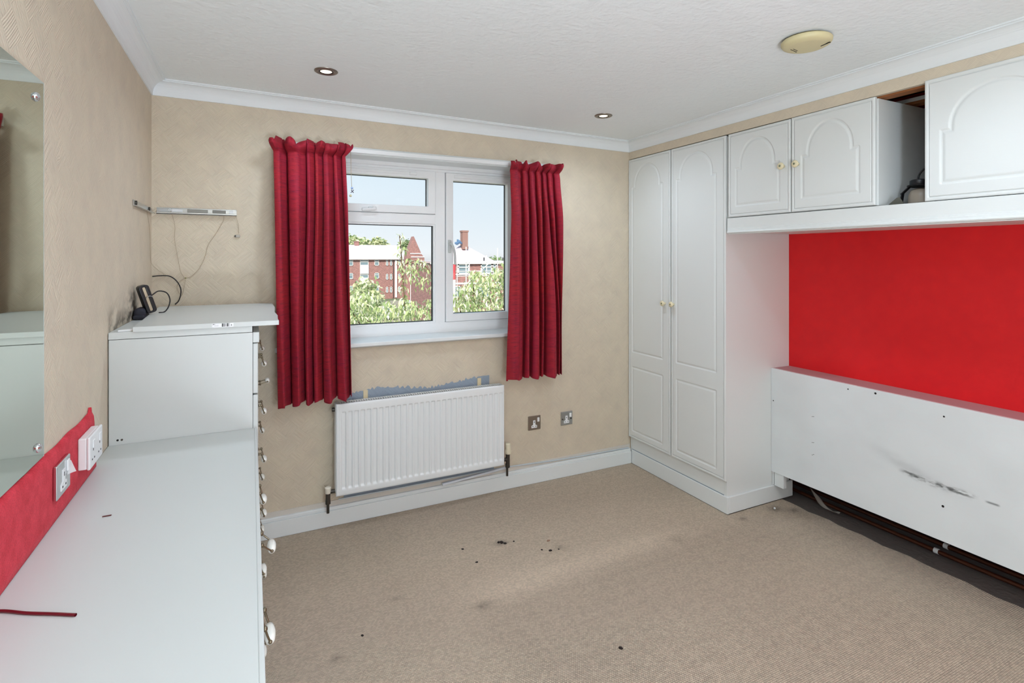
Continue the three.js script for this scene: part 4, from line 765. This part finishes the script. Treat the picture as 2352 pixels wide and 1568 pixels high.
{ // brick gable
  const z = -84, t = thing('gabled_building', 'brick building with a tall pointed gable and white string courses', 'building');
  const g = extrude([[23.5, GY], [24.6, GY], [26.6, GY], [26.6, 1.47], [26.1, 2.1], [24.78, 5.03], [23.62, 2.1], [23.5, 1.4]], 1.6); g.translate(0, 0, z - 1.6); part(t, 'gable_wall', metric(g), M.brick);
  for (const [a, b, y] of [[24.15, 26.1, 2.16], [24.3, 26.55, 1.6]]) part(t, 'string_course', bx(a, b, y - 0.07, y + 0.07, z, z + 0.1, 0), M.outWhite, 'white string course');
  part(t, 'wing', bx(26.6, 34, GY, 0.75, z - 8, z - 0.6, 0), M.brick); part(t, 'wing_coping', bx(26.5, 34, 0.4, 0.62, z - 0.7, z - 0.4, 0), M.outWhite);
  part(t, 'downpipe', rod([24.2, GY, z + 0.1], [24.2, 0.2, z + 0.1], 0.06), M.outWhite, 'white downpipe');
  for (const x of [25.0, 25.8]) outWindow(t, x, x + 0.6, -2.6, -1.0, z);
}
{ // building under repair on the right
  const z = -48, t = thing('scaffolded_building', 'low brick building with pale roof and broad windows behind scaffolding', 'building');
  part(t, 'wall', bx(16.6, 32, GY, 0.86, z - 8, z, 0), M.brick);
  part(t, 'fascia', bx(16.4, 32.2, 0.84, 1.02, z - 0.1, z + 0.3, 0), M.outWhite);
  part(t, 'roof', [bx(16.4, 32.2, 1.02, 1.14, z - 8.2, z + 0.2, 0)], M.roofPale);
  const hip = new THREE.ConeGeometry(3.4, 1.9, 4); hip.rotateY(Math.PI / 4); hip.scale(1.25, 1, 0.8); hip.translate(21.4, 2.08, z - 4.2); part(t, 'hipped_roof', hip, M.roofPale);
  for (const x of [17.6, 18.9, 22.6, 24.8]) part(t, 'vent_pipe', rod([x, 1.1, z - 1], [x, 1.5, z - 1], 0.07), std(0x4a4d4f, 0.7));
  part(t, 'chimney', [bx(21.05, 21.68, 2.4, 4.42, z - 4.0, z - 3.3, 0), bx(20.99, 21.74, 4.26, 4.44, z - 4.05, z - 3.25, 0)], std(0x97776f, 0.9), 'tall brown chimney stack');
  part(t, 'tarpaulin', (() => { const g = new THREE.IcosahedronGeometry(0.42, 2), p = g.attributes.position; for (let i = 0; i < p.count; i++) { const k = 0.75 + 0.35 * Math.sin(p.getX(i) * 9 + p.getY(i) * 7); p.setXYZ(i, p.getX(i) * k * 1.1, p.getY(i) * k * 0.75, p.getZ(i) * 0.5); } g.computeVertexNormals(); g.translate(20.6, 3.15, z - 3.3); return g; })(), std(0x54779c, 0.7), 'crumpled blue cover beside the chimney');
  for (const [a, b] of [[19.28, 20.45], [21.78, 23.02], [23.1, 23.56], [25, 26.4], [28, 29.4]]) outWindow(t, a, b, -0.16, 0.82, z);
  for (const y of [-0.22, -1.12]) part(t, 'band', bx(16.6, 32, y - 0.06, y + 0.06, z, z + 0.12, 0), M.outWhite, 'white band course');
  for (const [a, b] of [[18.2, 19.6], [21.4, 22.8], [24.5, 26]]) outWindow(t, a, b, -2.6, -1.4, z);
}
{
  const z = -44, t = thing('scaffolding', 'pale tubular scaffolding standing in front of the low brick building', 'scaffolding');
  for (const [x, h] of [[17.74, 1.6], [18.64, 2.5], [18.96, 1.3], [20.75, 1.7], [21.9, 2.4], [23.4, 1.4]]) part(t, 'pole', rod([x, GY, z], [x, h, z], 0.045), M.outWhite);
  for (const y of [1.05, 0.2, -0.25, -1.0]) part(t, 'rail', rod([17.6, y, z + 0.06], [24.2, y, z + 0.06], 0.04), M.outWhite);
  part(t, 'brace', rod([18.7, -0.95, z + 0.1], [20.9, 0.9, z + 0.1], 0.04), M.outWhite);
}
{
  const t = thing('rubbish_chute', 'tubular rubbish chute with a red top section hanging beside the scaffolding', 'chute', [17.22, 0, -43.6]);
  for (const [a, b, m] of [[0.0, 0.85, std(0xd8505a, 0.5)], [-0.62, 0.08, std(0xdc6468, 0.5)], [-3.5, -0.55, M.outWhite], [-6.6, -3.4, M.outWhite]]) part(t, 'segment', lathe([[0.18, a], [0.23, b], [0.21, b], [0.16, a]], 20), m);
}
// foliage
const leafGeo = (len, wid) => {
  const pos = [], idx = [], n = 5;
  for (let i = 0; i <= n; i++) { const t = i / n, w = wid * Math.pow(Math.sin(Math.PI * Math.pow(t, 0.8)), 0.9) * 0.5, y = -0.35 * len * t * t, z = len * t; pos.push(-w, y + w * 0.35, z, 0, y, z, w, y + w * 0.35, z); }
  for (let i = 0; i < n; i++) { const a = i * 3; idx.push(a, a + 3, a + 1, a + 1, a + 3, a + 4, a + 1, a + 4, a + 2, a + 2, a + 4, a + 5); }
  const g = new THREE.BufferGeometry(); g.setAttribute('position', new THREE.Float32BufferAttribute(pos, 3)); g.setIndex(idx); g.computeVertexNormals(); g.setAttribute('uv', new THREE.Float32BufferAttribute(new Float32Array(pos.length / 3 * 2), 2)); return g;
};
const leafMats = [0xcfd9a6, 0xe0e6c2, 0xb4c78a, 0xeaecd6, 0x95ad72].map((c) => phys({ color: c, roughness: 0.75, transmission: 0.3, thickness: 0, side: THREE.DoubleSide }));
const whiteLeaf = phys({ color: 0xffffff, roughness: 0.75, transmission: 0.3, thickness: 0, side: THREE.DoubleSide });
const leafShapes = [leafGeo(0.105, 0.036), leafGeo(0.09, 0.034), leafGeo(0.12, 0.038)];
function leafyTree(name, label, branches, spots, trunk) {
  const t = thing(name, label, 'tree');
  part(t, 'trunk', trunk, M.trunk);
  for (const b of branches) part(t, 'branch', tube(b, 0.011, 30, 6), M.trunk);
  spots.sort((a, b) => b[2] - a[2]);
  const q = new THREE.Quaternion(), tilt = () => q.setFromEuler(new THREE.Euler(rr(0.1, 1.25), rr(0, 6.283), rr(-0.6, 0.6), 'YXZ')).clone();
  spots.slice(0, 300).forEach((p, i) => { const l = part(t, 'leaf', leafShapes[i % 3], leafMats[Math.floor(rnd() * 5)]); l.position.set(...p); l.quaternion.copy(tilt()); l.scale.setScalar(rr(0.75, 1.15)); });
  const rest = spots.slice(300), im = new THREE.InstancedMesh(leafShapes[0], whiteLeaf, rest.length), m = new THREE.Matrix4(), s = new THREE.Vector3();
  rest.forEach((p, i) => { m.compose(V(...p), tilt(), s.setScalar(rr(0.75, 1.15))); im.setMatrixAt(i, m); im.setColorAt(i, leafMats[Math.floor(rnd() * 5)].color); });
  im.name = 'foliage'; im.userData.kind = 'stuff'; t.add(im);
}
const along = (pts, n, r, out) => { const c = new THREE.CatmullRomCurve3(pts.map((p) => V(...p))); for (let i = 0; i < n; i++) { const p = c.getPoint(rnd()); out.push([p.x + rr(-r, r), p.y + rr(-r, r * 0.7), p.z + rr(-r, r)]); } };
{
  const B = [[[2.75, -0.9, -6.7], [2.95, 0.2, -6.5], [2.92, 1.1, -6.5], [2.86, 1.9, -6.5]], [[2.75, -0.9, -6.7], [3.75, 0.3, -6.5], [3.55, 1.0, -6.4], [3.2, 1.42, -6.5], [2.95, 1.36, -6.5]], [[2.6, -1.2, -6.7], [2.3, 0.0, -6.4], [1.9, 0.7, -6.3]], [[2.6, -1.0, -6.7], [1.8, -0.1, -6.1], [1.4, 0.5, -6.2]], [[2.75, -0.9, -6.7], [3.2, 0.1, -6.1], [3.4, 0.55, -6.0]]];
  const S = [];
  along([[2.93, 0.5, -6.5], [2.93, 1.1, -6.5], [2.86, 1.97, -6.5]], 120, 0.085, S);
  along([[3.66, 0.6, -6.45], [3.5, 1.05, -6.4], [3.2, 1.38, -6.5], [2.97, 1.34, -6.5]], 170, 0.14, S);
  along([[3.0, 1.3, -6.5], [3.2, 1.1, -6.5], [3.4, 0.9, -6.5]], 50, 0.12, S);
  for (let i = 0; i < 3500; i++) { const x = rr(0.6, 3.75), top = x < 2.1 ? 0.92 : x < 2.6 ? 0.92 - 0.5 * (x - 2.1) : 0.66; const y = top - 0.75 * Math.pow(rnd(), 1.15) * 1.2 + 0.08 * Math.sin(x * 17); const z = rr(-7.4, -5.9); if (x > 3.45 && y > 0.5 && rnd() < 0.4) continue; S.push([x + (z + 6.5) * -0.4, y + (y - 1.485) * (-(z + 6.5) / 9.6), z]); }
  leafyTree('garden_tree', 'pale green leafy tree with a tall shoot outside the left window pane', B, S, rod([2.7, GY, -7], [2.68, -0.9, -6.7], 0.12, 10, 0.06));
}
{
  const B = [[[4.6, -1.2, -6.8], [4.4, 0.0, -6.5], [4.25, 1.0, -6.4]], [[4.6, -1.2, -6.8], [4.9, 0.2, -6.5], [4.95, 1.35, -6.4]], [[4.6, -1.0, -6.8], [4.1, -0.1, -6.4], [3.95, 0.75, -6.4]], [[4.6, -1.0, -6.8], [5.3, 0.2, -6.6], [5.4, 1.3, -6.6]]];
  const S = []; along([[4.1, 0.9, -6.4], [4.25, 1.2, -6.4], [4.4, 1.12, -6.4]], 80, 0.07, S); along([[4.75, 1.1, -6.4], [4.95, 1.45, -6.4], [5.2, 1.5, -6.5]], 60, 0.09, S);
  for (let i = 0; i < 3200; i++) { const x = rr(3.8, 5.7), top = x < 4.05 ? 0.9 : x < 4.35 ? 0.9 + 0.7 * (x - 4.05) : x < 4.65 ? 1.18 : x < 4.75 ? 1.12 : 1.3; const y = top - 1.15 * Math.pow(rnd(), 1.1) + 0.06 * Math.sin(x * 19), z = rr(-7.4, -5.9); S.push([x + (z + 6.5) * -0.6, y + (y - 1.485) * (-(z + 6.5) / 9.6), z]); }
  leafyTree('garden_tree', 'pale green leafy tree filling the right window pane', B, S, rod([4.7, GY, -7], [4.6, -1.0, -6.8], 0.12, 10, 0.06));
}
function roundTree(name, label, cx, cy, cz, rx, ry, n, size, cols, group) {
  const t = thing(name, label, 'tree', [cx, GY, cz], group), base = cy - GY;
  part(t, 'trunk', rod([0, 0, 0], [0, base, 0], size * 1.2, 8, size * 0.7), M.trunk);
  const im = new THREE.InstancedMesh(leafGeo(size, size * 0.5), whiteLeaf, n), m = new THREE.Matrix4(), q = new THREE.Quaternion(), s = V(1, 1, 1), c = new THREE.Color();
  for (let i = 0; i < n; i++) { const a = rr(0, 6.283), u = rr(-1, 1), r = Math.pow(rnd(), 0.4) * (0.8 + 0.25 * Math.sin(a * 5 + u * 7)), h = Math.sqrt(1 - u * u); m.compose(V(rx * r * h * Math.cos(a), base + ry * r * u, rx * r * h * Math.sin(a)), q.setFromEuler(new THREE.Euler(rr(-1, 1.4), rr(0, 6.28), rr(-1, 1))), s.setScalar(rr(0.7, 1.3))); im.setMatrixAt(i, m); im.setColorAt(i, c.set(cols[Math.floor(rnd() * cols.length)])); }
  im.name = 'foliage'; im.userData.kind = 'stuff'; t.add(im);
}
const G1 = [0xb9c78e, 0xd0d6ac, 0x97ad78, 0xdfe0c4], G2 = [0x93a879, 0x7f9a6b, 0xadbb8c];
roundTree('bushy_tree', 'rounded pale tree in front of the brick apartment block', 5.75, -0.75, -25, 1.05, 1.25, 1500, 0.22, G1);
roundTree('distant_tree', 'broad pale tree rising behind the apartment roof, by the chimney', 24.5, 4.8, -140, 4.6, 2.7, 1500, 0.9, G1);
roundTree('distant_tree', 'smaller pale tree rising behind the apartment roof, further right', 30.6, 4.6, -140, 2.8, 2.4, 900, 0.9, G1);
for (let i = 0; i < 3; i++) roundTree('distant_tree', ['low dark green tree on the skyline behind the flat roofed building, leftmost of three', 'low dark green tree on the skyline behind the flat roofed building, middle of three', 'low dark green tree on the skyline behind the flat roofed building, rightmost of three'][i], 48 + i * 6.5, 0.6, -118, 3.4, 1.2, 500, 0.6, G2);
roundTree('distant_tree', 'dark green tree just left of the pointed gable', 31.0, 4.2, -112, 2.0, 1.4, 500, 0.6, G2);
function parkedCar(name, label, x, z, turn, color, van) {
  const t = thing(name, label, van ? 'van' : 'car', [x, GY, z]); t.rotation.y = turn;
  const prof = van ? [[-2.4, 0.35], [2.4, 0.35], [2.45, 1.1], [1.7, 1.3], [1.25, 2.1], [-2.35, 2.15], [-2.45, 1.2]] : [[-2.1, 0.3], [2.1, 0.3], [2.15, 0.75], [1.2, 0.95], [0.6, 1.42], [-1.1, 1.45], [-1.9, 0.95], [-2.15, 0.8]];
  const g = extrude(prof, 1.6, 0.08); g.translate(0, 0, -0.8); part(t, 'body', g, std(color, 0.3));
  part(t, 'windows', [van ? bx(0.7, 1.35, 1.35, 1.9, -0.9, 0.9, 0.02) : bx(-1.2, 0.75, 0.98, 1.33, -0.9, 0.9, 0.02)], M.outGlass);
  for (const wx of [-1.35, 1.4]) for (const wz of [-0.75, 0.75]) part(t, 'wheel', at(new THREE.CylinderGeometry(0.33, 0.33, 0.2, 18), wx, 0.33, wz, Math.PI / 2), M.rubber);
}
parkedCar('parked_van', 'white van parked beyond the trees, left of the other van', 15.2, -66, 0.3, 0xf0f1f2, true);
parkedCar('parked_van', 'pale grey van parked beyond the trees, right of the white van', 21.5, -70, 0.2, 0xd9dce0, true);
parkedCar('parked_car', 'silver car parked below by the left curtain', 9.4, -47, 0.2, 0xc9cdd2, false);

const GROUPS = { curtain: 'red curtains at the window', downlight: 'downlights in the ceiling', copper_pipe: 'heating pipes below the headboard', pipe_clip: 'clips on the heating pipes', overhead_cupboard: 'overhead cupboards above the recess', wall_socket: 'electric sockets in the room', metal_rail: 'silver metal rails in the corner', thin_wire: 'thin wires hanging from the rails', black_cable: 'black cables on the chest', garden_tree: 'leafy trees close outside the window', distant_tree: 'trees far behind the buildings', parked_van: 'vans parked below' };
for (const o of scene.children) { const k = o.name.replace(/_\d{3}$/, ''); if (GROUPS[k] && !o.userData.group) o.userData.group = GROUPS[k]; }
// ------------------------------------------------------------------ shadows everywhere, then hand over
scene.traverse((o) => { if (o.isMesh) { o.castShadow = true; o.receiveShadow = true; } });
renderer.render(scene, camera);
